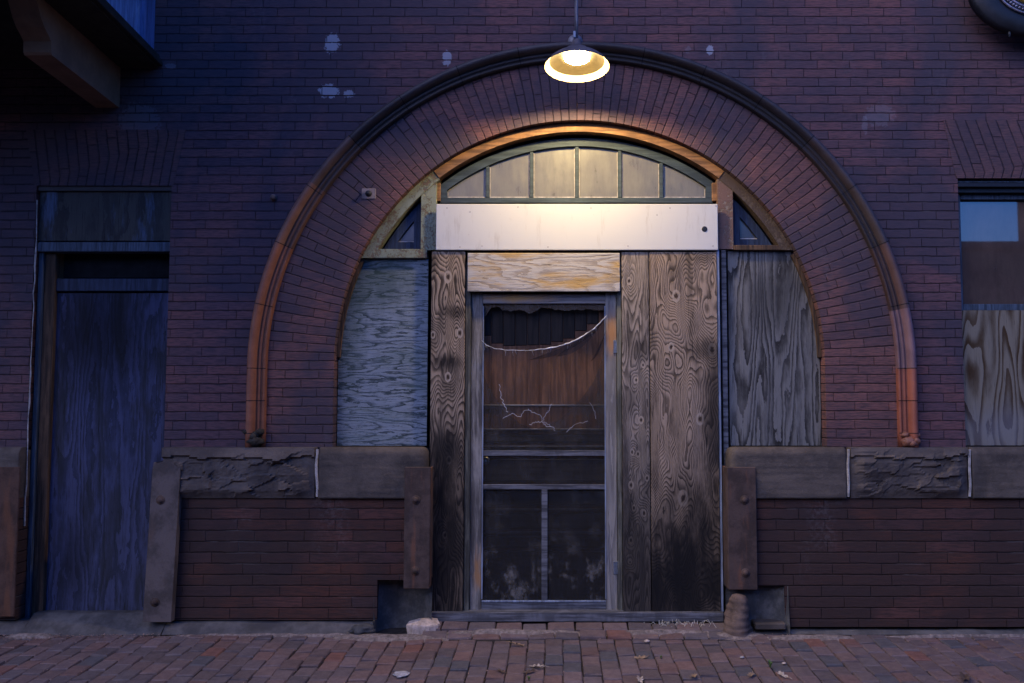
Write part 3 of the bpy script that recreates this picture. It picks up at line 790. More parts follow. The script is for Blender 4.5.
# sidelights
def sidelight(px_in, px_out, py_bot, sgn):
    xi, xo = W(px_in, 230, .11)[0], W(px_out, 240, .11)[0]; z0 = W(px_in, py_bot, .11)[1]; r = 1.450
    n = 10; cur = lambda x: AZ + math.sqrt(max(0, r * r - (x - AX) ** 2))
    xo2 = AX + sgn * math.sqrt(r * r - (z0 - AZ) ** 2)
    pts = [(xi, z0)] + [(xo2, z0)] + [(xo2 + (xi - xo2) * i / n, cur(xo2 + (xi - xo2) * i / n)) for i in range(1, n + 1)]
    cx = sum(p[0] for p in pts) / len(pts); cz = sum(p[1] for p in pts) / len(pts)
    # inner opening: offset toward the inside
    ii = xi + sgn * .045; r2 = r - .052; zi = z0 + .045
    xo3 = AX + sgn * math.sqrt(r2 * r2 - (zi - AZ) ** 2)
    pin = [(ii, zi)] + [(xo3, zi)] + [(xo3 + (ii - xo3) * i / n, AZ + math.sqrt(max(0, r2 * r2 - (xo3 + (ii - xo3) * i / n - AX) ** 2))) for i in range(1, n + 1)]
    bm = NB(); pts.append(pts[0]); pin.append(pin[0]); band(bm, pin, pts, .11, .15)
    o = obj('sidelight', bm, M['navy'], B, label='small triangular sidelight in a navy frame')
    bm = NB(); prism(bm, pin[:-1], .132, .136); obj('glass_pane', bm, M['side_glass'], o)
    bm = NB(); a, b = sorted((ii, xo3)); box(bm, a, b - .0, .124, .131, zi + .0, zi + .008, .001); obj('putty', bm, M['pointing'], o)
sidelight(421, 376, 249, -1); sidelight(733, 786, 246, 1)

# door jambs, threshold and edge strips
board('door_jamb', 464.5, 262, 470, 612, .045, .10, M['jamb'], B)
board('door_jamb', 617.5, 262, 622, 612, .045, .10, M['jamb'], B)
board('edge_strip', 719, 250, 721.5, 612, .030, .06, M['blue_wood'], B, label='thin pale blue edge strip beside the plywood')
board('edge_strip', 723.5, 250, 728.5, 612, .062, .06, M['sill_wood'], B)
board('threshold', 431, 612.5, 724, 622, -.005, .20, M['sill_wood'], B, .004, label='worn grey timber threshold under the screen door')

# ------------------------------------------------------------------ screen door (part of the building)
YD = .072
M['stile_orange'] = ply_mat('grey_stile_with_orange_top', 'z', 41., (.29, .26, .24), (.09, .08, .078), 9., 9., .6, (), [stn_(612, 332, .05, .17, .9, YD)], ((.14, .14, .17), .5, .6), .6, .6, (.2, .9), stain_col=(.40, .19, .075))  # orange patch near the upper end of the stile
M['rail_bare'] = ply_mat('grey_rail_with_bare_streak', 'x', 43., (.27, .24, .23), (.10, .09, .10), 9., 9., .6, (), [stn_(517, 298, .26, .035, .9, YD)], None, .6, .6, (.2, .9), stain_col=(.48, .26, .085))
stile_l = rect(470.5, 293, 482, 612, YD); stile_r = rect(606, 293, 617, 612, YD)
def rl(py0, py1): return W(545, py1, YD)[1], W(545, py0, YD)[1]
x0, x1 = stile_l[1], stile_r[0]
sd = obj('screen_door', box(NB(), stile_l[0], stile_l[1], YD, YD + .03, stile_l[2], stile_l[3], .003), M['grey_wood'], B, label='weathered grey wooden screen door with torn drooping screen')
obj('stile', box(NB(), stile_r[0], stile_r[1], YD, YD + .03, stile_r[2], stile_r[3], .003), M['stile_orange'], sd)
for a, b, m_ in ((294, 303.5, 'rail_bare'), (450.5, 456, 'sill_wood'), (484.5, 489.5, 'sill_wood'), (602.5, 612, 'sill_wood')):
    z0, z1 = rl(a, b); bm = NB(); box(bm, x0 + .001, x1 - .001, YD + .003, YD + .028, z0, z1, .002); obj('rail', bm, M[m_], sd)
z0, z1 = rl(600.5, 602.2); obj('bottom_bead', box(NB(), x0 + .002, x1 - .002, YD - .002, YD + .012, z0, z1, .001), M['blue_wood'], sd)
zr2 = rl(484.5, 489.5)[0]; zbr = rl(602.5, 612)[1]
mxx = rect(541.5, 490, 547.5, 602, YD); obj('mullion', box(NB(), mxx[0], mxx[1], YD + .002, YD + .027, zbr + .001, zr2 - .001, .002), M['sill_wood'], sd)
for zc in ((xx := W(545, 392, YD))[1],): pass
for s in (stile_l[1] + .004, stile_r[0] - .004):
    obj('glazing_bead', box(NB(), s - .004, s + .004, YD - .003, YD + .006, zbr + .02, W(545, 306, YD)[1], .001), M['blue_wood'], sd)
for py, hgt in ((346.5, 13), (568, 13)):
    a, b, c_, d_ = rect(613.5, py - hgt / 2, 621 if py < 400 else 623, py + hgt / 2, YD - .006)
    bm = NB(); box(bm, a, b, YD - .006, YD - .001, c_, d_, .001); tube(bm, [((a * .4 + b * .6), YD - .008, c_), ((a * .4 + b * .6), YD - .008, d_)], .006, 8); obj('hinge', bm, M['steel'], sd)
# screen cloth with the torn top
YSC = YD + .018
hem_px = [(482.5, 341), (487, 345.5), (495, 349), (505, 350.5), (520, 351), (535, 350.5), (548, 349), (560, 346.5), (572, 342.5), (584, 336), (594, 329), (601, 322), (606, 316.5)]
hem = [W(a, b, YSC) for a, b in hem_px]
bm = NB(); uvn = 14; g = []
for k, (hx, hz) in enumerate(hem):
    col_ = []
    for j in range(uvn + 1):
        w = j / uvn; z = hz + (zr2 + .02 - hz) * w
        y = YSC + mnoise.noise(Vector((hx * 5, z * 3, 1.))) * .012 * (1 - w) - .055 * (1 - w) ** 3
        col_.append(bm.verts.new((hx, y, z)))
    g.append(col_)
for k in range(len(g) - 1):
    for j in range(uvn): bm.faces.new((g[k][j], g[k + 1][j], g[k + 1][j + 1], g[k][j + 1])).smooth = True
obj('screen', bm, M['screen_clear'], sd)
hem_shadow_px = [(482.5, 372), (487, 384), (495, 398), (505, 412), (520, 424), (535, 429), (548, 426), (560, 419), (572, 409), (584, 396), (594, 380), (601, 362), (606, 340)]  # edge of the hem's shadow; the darker screen below it is added
bm = NB(); g = []
for px_, py_ in hem_shadow_px:
    hx, hz = W(px_, py_ + random.uniform(-1.5, 1.5), YSC); g.append([bm.verts.new((hx, YSC - .004 + mnoise.noise(Vector((hx * 5, j * .3, 4.))) * .006, hz + (zr2 + .02 - hz) * j / 8)) for j in range(9)])
for k in range(len(g) - 1):
    for j in range(8): bm.faces.new((g[k][j], g[k + 1][j], g[k + 1][j + 1], g[k][j + 1])).smooth = True
obj('screen', bm, M['screen'], sd, label='dark layer added to the screen for the shadow of its torn hem')
bm = NB(); box(bm, x0 + .002, x1 - .002, YSC, YSC + .001, zbr - .005, zr2 + .019, 0); obj('screen', bm, M['screen'], sd)
bm = NB(); random.seed(16); hp_, hr_ = [], []
hrad = [.0012, .0018, .0022, .002, .0016, .0024, .0040, .0054, .0058, .0050, .0034, .003, .002]
for k in range(len(hem) - 1):
    for q in range(4):
        t = q / 4; x = hem[k][0] + (hem[k + 1][0] - hem[k][0]) * t; z = hem[k][1] + (hem[k + 1][1] - hem[k][1]) * t
        hp_.append((x, YSC - .058 + random.uniform(-.004, .004), z + random.uniform(-.0022, .0022))); hr_.append((hrad[k] * (1 - t) + hrad[k + 1] * t) * random.uniform(.55, 1.35))
hp_.append((hem[-1][0], YSC - .058, hem[-1][1])); hr_.append(.0015); tube(bm, hp_, hr_, 6)
random.seed(17)
for k in range(len(hem) - 1):
    for q in range(3):
        if random.random() < .55:
            t = random.random(); x = hem[k][0] + (hem[k + 1][0] - hem[k][0]) * t; z = hem[k][1] + (hem[k + 1][1] - hem[k][1]) * t; l = random.uniform(.008, .04); dx = random.uniform(-.4, .4) * l
            tube(bm, [(x, YSC - .057, z), (x + dx * .4, YSC - .062, z - l * .5), (x + dx, YSC - .056, z - l)], .0006, 4)
obj('screen_hem', bm, M['screen_hem'], sd, True)
# folds falling from the torn hem
bm = NB()
for (a, b, c_, d_, wd) in ((604, 321, 556, 357, 10), (598, 330, 530, 360, 6), (606, 330, 590, 362, 5)):
    X, Z = W(a, b, YSC - .012); X2, Z2 = W(c_, d_, YSC - .012); n = 9; prev = None
    for k in range(n + 1):
        t = k / n; x = X + (X2 - X) * t; z = Z + (Z2 - Z) * t - .03 * math.sin(t * math.pi); h = wd / 160 * math.sin(t * math.pi) * .5
        p = (bm.verts.new((x, YSC - .060 - .006 * math.sin(t * 3.1), z + h)), bm.verts.new((x, YSC - .052, z - h)))
        if prev: bm.faces.new((prev[0], p[0], p[1], prev[1])).smooth = True
        prev = p
obj('screen_fold', bm, M['screen'], sd)
# scraps left along the top rail
bm = NB(); random.seed(3); zt = W(545, 304, YSC)[1]; n = 44; prev = None
for k in range(n + 1):
    x = x0 + (x1 - x0) * k / n; d = .015 + .045 * max(0, mnoise.noise(Vector((x * 9, 2, 1))) + .35) + .012 * random.random()
    if k < 3: d += .06 * (3 - k) / 3
    p = (bm.verts.new((x, YSC, zt + .01)), bm.verts.new((x, YSC + .004, zt - d)))
    if prev: bm.faces.new((prev[0], p[0], p[1], prev[1]))
    prev = p
obj('screen_scrap', bm, screen_mat('brown_screen_scrap', .75, (.10, .075, .06)), sd)
# rips with frayed pale wires
bm = NB()
def rip(pts, r=.0014):
    P = [W(a, b, YSC - .030) for a, b in pts]; out = []
    for (xa, za), (xb, zb_) in zip(P[:-1], P[1:]):
        for t in (0, .2, .4, .6, .8): out.append((xa + (xb - xa) * t + random.uniform(-.006, .006), YSC - .030, za + (zb_ - za) * t + random.uniform(-.006, .006)))
    out.append((P[-1][0], YSC - .030, P[-1][1])); tube(bm, out, r, 5)
rip([(503, 418), (512, 414), (519, 417), (524, 412), (529, 409), (534, 413), (541, 416), (543, 421)])
rip([(552, 403), (549, 410), (546, 414), (543, 421), (547, 424), (552, 427)])
rip([(530, 425), (536, 422), (541, 422), (546, 426), (553, 428), (555, 431)], .0016)
rip([(499, 384), (501, 398), (504, 404), (508, 412)], .0018)
rip([(590, 402), (595, 412), (596, 419)], .001); rip([(567, 432), (575, 424), (588, 421)], .0009)
obj('screen_rip', bm, M['thread'], sd)
# inner door behind the screen
YN = .150
a, b, c_, d_ = rect(474, 285, 616, 616, YN)
idr = obj('inner_door', box(NB(), a, b, YN + .012, YN + .05, c_, d_, 0), M['inner'], B, label='brown varnished inner door behind the screen')
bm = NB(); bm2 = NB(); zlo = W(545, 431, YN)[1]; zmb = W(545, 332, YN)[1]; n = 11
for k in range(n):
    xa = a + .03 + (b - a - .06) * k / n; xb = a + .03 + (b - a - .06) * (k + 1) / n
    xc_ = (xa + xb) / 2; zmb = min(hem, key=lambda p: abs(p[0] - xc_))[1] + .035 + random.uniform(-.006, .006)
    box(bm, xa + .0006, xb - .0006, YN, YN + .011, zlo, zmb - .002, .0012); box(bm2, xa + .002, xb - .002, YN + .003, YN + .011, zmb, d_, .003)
obj('matchboard', bm, M['inner'], idr); obj('matchboard', bm2, M['inner_shadow'], idr, label='upper boards of the inner door, darkened for the header shadow')
for (p0, p1, y_, mt) in ((404, 406.5, -.010, 'inner_batten'), (428, 430.5, -.012, 'inner_batten'), (434, 443, 0, 'inner_grey'), (445, 447, -.010, 'inner_batten'), (448, 452, 0, 'inner_grey'), (508, 510, -.014, 'inner_batten'), (531, 533, -.014, 'inner_batten'), (458, 482, 0, 'inner_grey'), (490, 506, 0, 'inner_grey'), (512, 529, -.006, 'inner_grey'), (535, 548, -.004, 'inner_grey'), (550, 602, 0, 'inner_grey')):
    z0, z1 = W(545, p1, YN)[1], W(545, p0, YN)[1]
    obj('door_panel', box(NB(), a + .04, b - .05, YN + y_ - .004, YN + .011, z0, z1 - .002, .010), M[mt], idr)
X, Z = W(485, 462, YN - .05); bm = NB()
lathe(bm, [(0, .052), (.014, .050), (.024, .040), (.026, .030), (.018, .018), (.010, .012), (.010, .004), (.030, .003), (.032, -.002)], Matrix.Translation((X, YN, Z)) @ Matrix.Rotation(rad(90), 4, 'X'), 20)
obj('door_knob', bm, plain_mat('old_brass', (.45, .40, .32), .35, .5, .8), idr, True)
bm = NB(); box(bm, a - .05, a - .002, .110, YN + .05, c_, d_, 0); box(bm, b + .002, b + .05, .110, YN + .05, c_, d_, 0); box(bm, a - .05, b + .05, .112, YN + .05, d_ + .001, d_ + .3, 0)
obj('inner_frame', bm, M['brown_wood'], B)

# ------------------------------------------------------------------ boards that close the arch: each a thing of its own
def arch_board(px_edge, pz_top, sgn, y, th):
    """sheet cut to the curve of the arch"""
    xe = W(px_edge, 350, y)[0]; zt = W(px_edge, pz_top, y)[1]; r = AR - .006; zlow = ZS + .004
    if abs(zt - AZ) < r: xc = AX + sgn * math.sqrt(r * r - (zt - AZ) ** 2)
    n = 16; a1 = math.atan2(zt - AZ, xc - AX); a0 = math.pi if sgn < 0 else 0.
    curve = [(AX + r * math.cos(a1 + (a0 - a1) * i / n), AZ + r * math.sin(a1 + (a0 - a1) * i / n)) for i in range(n + 1)]
    pts = [(xe, zt)] + curve + [(AX + sgn * r, zlow), (xe, zlow)]
    bm = NB(); prism(bm, pts, y, y + th); return bm
M['ply_blue'] = ply_mat('blue_grey_worn_plywood', 'x', 2., (.225, .25, .285), (.028, .042, .048), 11., 9., 1.3, (), [stn_(375, 275, .42, .30, .65, .085), stn_(345, 330, .16, .5, .5, .085)], ((.13, .165, .16), .5, .5), .95, .8, (.5, .92), pert=2.0, stain_col=(.035, .055, .045), flake=((.035, .05, .05), .54, .8, (.31, .32, .36)))
M['ply_grey'] = ply_mat('silver_grey_plywood', 'z', 9., (.165, .157, .155), (.028, .026, .027), 22., 4.4, .36, (), [stn_(775, 300, .22, .28, .5, .085)], ((.06, .056, .058), .48, .6), 1., .8, (.25, .95), pert=1.3, stain_col=(.03, .028, .028), flake=((.045, .042, .044), .58, .4, (.23, .22, .225)))
tag(obj('plywood_board', arch_board(427.5, 259, -1, .085, .018), M['ply_blue']), 'blue grey horizontal grained plywood sheet cut to the arch curve', 'board')
bm = arch_board(729, 251, 1, .085, .018)
tag(obj('plywood_board', bm, M['ply_grey']), 'silver grey upright grained plywood sheet cut to the arch curve', 'board')
M['ply_strip'] = ply_mat('dark_knotty_strip', 'z', 3., (.34, .245, .175), (.03, .021, .017), 46., 4.2, .9, [kn(448, 377, .016), kn(460, 333, .016), kn(433, 335, .012), kn(448, 277, .02), kn(449, 460, .014), kn(445, 535, .012)],
                         [stn_(446, 362, .12, .07, .8), stn_(455, 312, .10, .05, .7), stn_(447, 452, .25, .14, .6), stn_(447, 560, .32, .95, .95), stn_(438, 480, .1, .3, .6), stn_(432, 262, .05, .10, .7)], ((.035, .028, .025), .50, .62), .95, .7, (.25, .85), pert=1.1)
M['ply_narrow'] = ply_mat('narrow_grey_knotty_board', 'z', 6., (.32, .25, .20), (.032, .025, .021), 44., 5., .7, [kn(629, 281, .013), kn(643, 365, .010), kn(636, 380, .011), kn(641, 420, .013), kn(632, 452, .011), kn(638, 454, .011), kn(631, 485, .014), kn(647, 478, .011), kn(634, 508, .011), kn(644, 513, .012), kn(631, 540, .012), kn(630, 562, .008)],
                          [stn_(636, 570, .24, .85, .85), stn_(640, 350, .1, .1, .5), stn_(628, 400, .08, .14, .5)], ((.04, .032, .029), .49, .62), .8, .8, (.25, .9), pert=1.3)
M['ply_wide'] = ply_mat('wide_swirly_plywood', 'z', 14., (.35, .25, .18), (.034, .024, .019), 70., 3.2, 1.15, [kn(676, 296, .020), kn(671, 347, .015), kn(712, 350, .022), kn(700, 419, .020), kn(683, 498, .026), kn(702, 573, .018)],
                        [stn_(695, 580, .50, .80, .97), stn_(714, 420, .10, .65, .85), stn_(706, 350, .16, .10, .6), stn_(660, 590, .25, .45, .9), stn_(700, 258, .14, .05, .4)], ((.04, .03, .025), .51, .58), .85, .75, (.3, .9), pert=1.3)
M['ply_head'] = ply_mat('yellow_stained_plywood', 'x', 5., (.46, .41, .36), (.17, .11, .06), 15., 5., .9, (), (), ((.44, .27, .09), .47, .9), .55, .6, (.3, .9), pert=2.2)
tag(board('plywood_board', 430, 251.5, 464, 612, .025, .019, M['ply_strip']), 'narrow knotty brown plywood strip, charred black towards its foot, next to the blue grey sheet', 'board')
tag(board('plywood_board', 622.5, 252, 650, 612, .026, .019, M['ply_narrow']), 'narrow grey brown board dotted with many small knots, just beside the screen door hinges', 'board')
tag(board('plywood_board', 650.8, 252, 718.8, 612, .024, .019, M['ply_wide']), 'wide swirly grained brown plywood sheet, blackened towards its foot, beside the pale blue strip', 'board')
tag(board('plywood_board', 467.5, 253, 620, 291.5, .012, .019, M['ply_head']), 'yellow stained horizontal plywood piece directly above the screen door', 'board')
wb = board('white_board', 436, 204, 718, 250, .012, .019, M['white_board'])
tag(wb, 'white painted plywood panel lit by the lamp, below the fanlight', 'board')
bm = NB(); X, Z = W(704.5, 229, .012); lathe(bm, [(0, .004), (.014, .004), (.018, .001), (.018, -.002)], Matrix.Translation((X, .012, Z)) @ Matrix.Rotation(rad(90), 4, 'X'), 14); obj('bolt', bm, M['black'], wb)
for px, py in ((447, 208), (470, 212), (518, 207), (591, 208), (657, 215), (670, 208), (716, 206), (482, 246), (548, 247), (628, 246), (713, 246), (460, 247)):
    bm = NB(); X, Z = W(px, py, .012); lathe(bm, [(0, .002), (.003, .0015), (.0035, -.002)], Matrix.Translation((X, .012, Z)) @ Matrix.Rotation(rad(90), 4, 'X'), 8)
    obj('nail', bm, M['rust'], wb)
# hole left for the backing behind every board
bm = NB()
prism(bm, [(XL + .01, ZS + .01), (XL + .01, AZ)] + arc(AX, AZ, AR - .012, 180, 0, 48) + [(XR - .01, ZS + .01), (W(726, 400, .2)[0], ZS + .01), (W(726, 400, .2)[0], 2.3), (W(466, 400, .2)[0], 2.3), (W(466, 400, .2)[0], ZS + .01)], .175, .18)
obj('backing', bm, M['dark_in'], B)
bm = NB(); box(bm, W(425, 500, .1)[0], W(466, 500, .1)[0], .12, .15, 0, ZS + .02, 0); obj('backing', bm, M['dark_in'], B); bm = NB(); box(bm, W(619, 500, .1)[0], W(732, 500, .1)[0], .12, .15, 0, ZS + .02, 0); obj('backing', bm, M['dark_in'], B)

# ------------------------------------------------------------------ blue boarded doorway
M['ply_door'] = ply_mat('dark_blue_plywood', 'z', 21., (.068, .072, .132), (.026, .029, .045), 16., 4., .4, (), [stn_(100, 330, .42, .5, .75, .1), stn_(75, 560, .12, .35, .5, .1)], ((.03, .03, .032), .47, .7), .8, .7, (.2, .9), pert=1.8)
M['ply_transom'] = ply_mat('blotchy_blue_plywood', 'z', 27., (.075, .068, .06), (.035, .032, .032), 9., 3., .8, (), (), ((.13, .17, .26), .52, .7), .8, .6, (.3, .9), pert=1.8)
YB = .10
x_l, x_r = DLX0, DLX1
def dbox(name, py0, py1, y, th, mt, xl=.10, label=None, parent=B):
    z1, z0 = W(110, py0, y)[1], W(110, py1, y)[1]
    bm = NB(); box(bm, x_l + xl, x_r + .10, y, y + th, z0, z1, .003); return obj(name, bm, mt, parent, label=label)
tag(dbox('plywood_board', 189.5, 241, .035, .015, M['ply_transom'], .0, parent=None), 'blotchy blue brown plywood piece over the top of the boarded doorway under the bracket', 'board')
tag(dbox('plywood_board', 293, 611, YB, .018, M['ply_door'], W(48.5, 450, YB)[0] - x_l, parent=None), 'tall dark blue weathered plywood sheet closing the doorway under the bracket', 'board')
dbox('transom_bar', 242, 251.5, .022, .09, M['blue_trim'], .004)
dbox('transom_recess', 252, 278, .16, .02, M['dark_in'], .09)
dbox('door_head', 278.5, 291, .082, .06, M['navy'], .075)
bm = NB(); box(bm, x_l + .002, W(35.5, 450, .045)[0], .045, .30, .02, W(40, 241, .05)[1], .004); obj('door_frame_and_head_shadow', bm, M['blue_trim'], B)
bm = NB(); box(bm, W(35.5, 450, .045)[0] + .001, W(48.5, 450, .065)[0], .065, .30, .02, W(40, 252, .1)[1], .004); obj('door_frame_and_head_shadow', bm, M['brown_wood'], B)
bm = NB(); box(bm, x_l + .002, x_r + .1, .012, .3, DLZ - .03, DLZ + .02, 0); obj('door_frame_and_head_shadow', bm, M['black'], B)  # black strip stands in for the shadow under the doorway head
bm = NB(); random.seed(8)
zz = [.62 + k * .085 for k in range(25)]
tube(bm, [(x_l + .010 + random.uniform(-.004, .004), -.002 + random.uniform(-.003, .003), z) for z in zz], [random.uniform(.002, .0065) for _ in zz], 6)
obj('caulk_bead', bm, M['pointing'], B)

# ------------------------------------------------------------------ window beside the arch
M['ply_win'] = ply_mat('boldly_grained_plywood', 'z', 33., (.20, .165, .125), (.06, .034, .018), 22., 3.4, .55, (), [stn_(1000, 430, .3, .2, .4, .04)], None, 1., .5, (.35, .85), pert=.5, stain_col=(.21, .21, .24))
zt_ = W(990, 194, .07)[1]; zm0 = W(990, 304, .07)[1]; zm1 = W(990, 310.5, .07)[1]
bm = NB()
box(bm, WNX0 + .003, WNX0 + .045, .07, .14, ZS + .01, zt_, .003); box(bm, WNX1 - .045, WNX1 - .003, .07, .14, ZS + .01, zt_, .003)
box(bm, WNX0 + .0455, WNX1 - .0455, .072, .14, zt_ - .035, zt_, .003); box(bm, WNX0 + .0455, WNX1 - .0455, .069, .14, zm1, zm0, .003)
win = obj('window', bm, M['blue_trim'], B, label='grey blue framed window with reflecting glass over plywood')
bm = NB(); box(bm, WNX0 + .0455, WNX1 - .0455, .11, .116, zm0 + .0005, zt_ - .0355, 0); obj('glass_pane', bm, M['win_glass'], win)
bm = NB(); box(bm, WNX0 + .002, WNX1, .03, .16, zt_ + .001, WNZ + .02, 0)
box(bm, WNX0 + .002, WNX1, .0, .0295, zt_ + .03, zt_ + .055, .002); obj('window_head_shadow', bm, M['black'], win)  # black boxes stand in for the shadow under the window head
bm = NB(); box(bm, WNX0 + .002, WNX1, .018, .0295, zt_ + .062, zt_ + .070, .001); obj('window_bead', bm, M['blue_trim'], win)
bm = NB(); box(bm, WNX0 + .012, WNX1 - .012, .040, .056, ZS + .006, zm1 - .002, .002)
tag(obj('plywood_board', bm, M['ply_win']), 'boldly grained brown and grey plywood sheet under the glass of the framed window', 'board')

# ------------------------------------------------------------------ bay window carried on a bracket
sk = .07          # the flank runs slightly out of square
bay = empty('bay_window', (-4, 0, 3.55), B); bay['label'] = 'blue painted bay projecting over the boarded doorway on a tan bracket'
def bobj(name, bm, mt, label=None):
    for v in bm.verts: v.co -= Vector((-4, 0, 3.55))
    return obj(name, bm, mt, bay, label=label)
def skew(bm):
    for v in bm.verts: v.co.x += -v.co.y * sk
    return bm
zsof = 3.512
bm = NB(); box(bm, -6.3, -2.508, -2.42, -.006, zsof + .012, 3.555, .003); box(bm, -6.3, -2.535, -2.39, -.006, zsof, zsof + .0115, .002); box(bm, -6.3, -2.528, -2.40, -.006, 3.5555, 3.60, .006)  # bay made deep and tall beyond view to shade the left wall
bobj('soffit', skew(bm), M['bay_dark'])
bm = NB(); box(bm, -6.3, -2.60, -2.32, -.003, 3.601, 6.9, .003); bobj('bay_wall', skew(bm), M['bay_blue'])
bm = NB(); box(bm, -2.602, -2.565, -.16, -.004, 3.601, 6.9, .004); bobj('corner_post', skew(bm), wood_mat('deep_blue_paint', (.17, .22, .42), (.09, .11, .22), None, 'z', 19, .6, .4))
zb_ = 3.254
pf = [(-.003, zb_), (-.86, zb_ + .0), (-.872, zb_ + .012), (-.876, zb_ + .07), (-.90, zb_ + .088), (-.95, zb_ + .115), (-.99, zb_ + .15), (-1.02, zb_ + .195), (-1.05, zb_ + .235), (-1.09, zsof - .001), (-.003, zsof - .001)]
for xo in (-2.776, -4.3, -5.7):
    bm = NB(); A_ = [bm.verts.new((xo, y, z)) for y, z in pf]; B_ = [bm.verts.new((xo - .15, y, z)) for y, z in pf]
    bm.faces.new(A_); bm.faces.new(B_[::-1])
    for i in range(len(pf)): bm.faces.new((A_[i], A_[(i + 1) % len(pf)], B_[(i + 1) % len(pf)], B_[i]))
    bobj('bracket', skew(bm), M['bracket'])

# ------------------------------------------------------------------ gooseneck lamp
LY = -.44
LX, LZ = W(577, 67, LY)
lamp = empty('wall_lamp', (LX, LY, LZ)); tag(lamp, 'lit saucer shaded lamp hanging from a thin arm over the arch', 'lamp')
R_ = 33.5 / 880 * (D + LY) * .985
TILT = Matrix.Rotation(rad(-7), 4, 'X')      # rim turned a little towards the street
bm = NB()
prof_in = [(R_, 0.), (R_ * .95, .014), (R_ * .86, .030)]
lathe(bm, prof_in, TILT, 48, 0); lathe(bm, [(R_ * .86, .0305), (R_ * .76, .046), (R_ * .60, .058), (R_ * .40, .060), (.0, .062)], TILT, 48, 2)
lathe(bm, [(R_ + .001, .001), (R_ * .95, .0165), (R_ * .87, .037), (R_ * .76, .054), (R_ * .62, .070), (R_ * .48, .088), (R_ * .36, .108), (R_ * .25, .122), (.03, .135), (.026, .17), (.018, .175), (0, .176)], TILT, 48, 1)
o = obj('lamp_shade', bm, [M['enamel'], M['lamp_out'], plain_mat('dimmed_lamp_enamel', (.020, .014, .006), .6, .3, var=.2)], lamp, True)  # inner ring darkened so the lit enamel comes out dimmer than the rim
bm = NB(); lathe(bm, [(.076, .0598), (.075, .055), (.066, .048), (.045, .042), (.015, .0395), (.0, .039)], TILT, 36)
obj('bulb', bm, M['bulb'], lamp, True)
bm = NB(); pts = [(0, .002, .17), (0, .004, .30)]
for k in range(13):
    a = math.pi * k / 12; pts.append((0, .15 - .146 * math.cos(a), .46 + .16 * math.sin(a)))
pts += [(0, .298, .42), (0, .32, .37), (0, .36, .335), (0, .435, .33)]
tube(bm, pts, .0072, 10); obj('lamp_arm', bm, M['conduit'], lamp, True)
bm = NB(); lathe(bm, [(0, .02), (.045, .018), (.05, .008), (.05, 0)], Matrix.Translation((0, .438, .33)) @ Matrix.Rotation(rad(90), 4, 'X'), 24); obj('mounting_flange', bm, M['conduit'], lamp, True)
bm = NB(); box(bm, -.022, -.006, -.01, .01, .175, .215, .003); obj('set_screw', bm, M['blue_wood'], lamp)

# ------------------------------------------------------------------ oval hanging sign at the top corner
SY = -.16
SXc, SZc = W(1036, -10, SY); ks = (D + SY) / 880
sg = empty('hanging_sign', (SXc, SY, SZc)); tag(sg, 'round edged black hanging sign with a beaded metal ring, above the framed window', 'sign')
def oval(a, b, n=48): return [(a * math.cos(2 * math.pi * k / n), b * math.sin(2 * math.pi * k / n)) for k in range(n)]
bm = NB(); A_ = []
for (k, y) in ((1., .03), (1., -.01), (.96, -.025), (.70, -.045), (.62, -.03), (.5, -.02)):
    A_.append([bm.verts.new((x * k, y, z * k)) for x, z in oval(69 * ks, 49 * ks)])
for i in range(len(A_) - 1):
    for k in range(48): bm.faces.new((A_[i][k], A_[i][(k + 1) % 48], A_[i + 1][(k + 1) % 48], A_[i + 1][k])).smooth = True
bm.faces.new(A_[0]); bm.faces.new(A_[-1][::-1]); obj('sign_board', bm, M['black'], sg)
bm = NB()
for k in range(64):
    a = 2 * math.pi * k / 64; blob(bm, (40 * ks * math.cos(a), -.05, 27 * ks * math.sin(a)), (.010, .012, .008), k, .2, 2., 1)
for rx, rz in ((44, 30), (36, 23.5)): tube(bm, [(x, -.046, z) for x, z in oval(rx * ks, rz * ks)] + [(rx * ks, -.046, 0)], .007, 6, False)
obj('beaded_ring', bm, plain_mat('tarnished_silver', (.35, .31, .36), .4, .5, .6), sg, True)
bm = NB(); A_ = [bm.verts.new((x, -.036, z)) for x, z in oval(27 * ks, 17 * ks, 32)]; B_ = [bm.verts.new((x, -.02, z)) for x, z in oval(28 * ks, 18 * ks, 32)]
bm.faces.new(A_)
for k in range(32): bm.faces.new((A_[k], A_[(k + 1) % 32], B_[(k + 1) % 32], B_[k]))
obj('sign_face', bm, plain_mat('gold_paint', (.55, .36, .07), .5, .4), sg)
bm = NB(); X, Z = -29 * ks, -44 * ks; lathe(bm, [(.008, 0.), (.010, -.02), (.005, -.034), (0, -.038)], Matrix.Translation((X, 0, Z)), 10); obj('drip_finial', bm, M['black'], sg)
bm = NB(); tube(bm, [(0, .0, 48 * ks), (0, .0, .55), (0, .15, .55)], .012, 8); obj('hanger', bm, M['black'], sg)

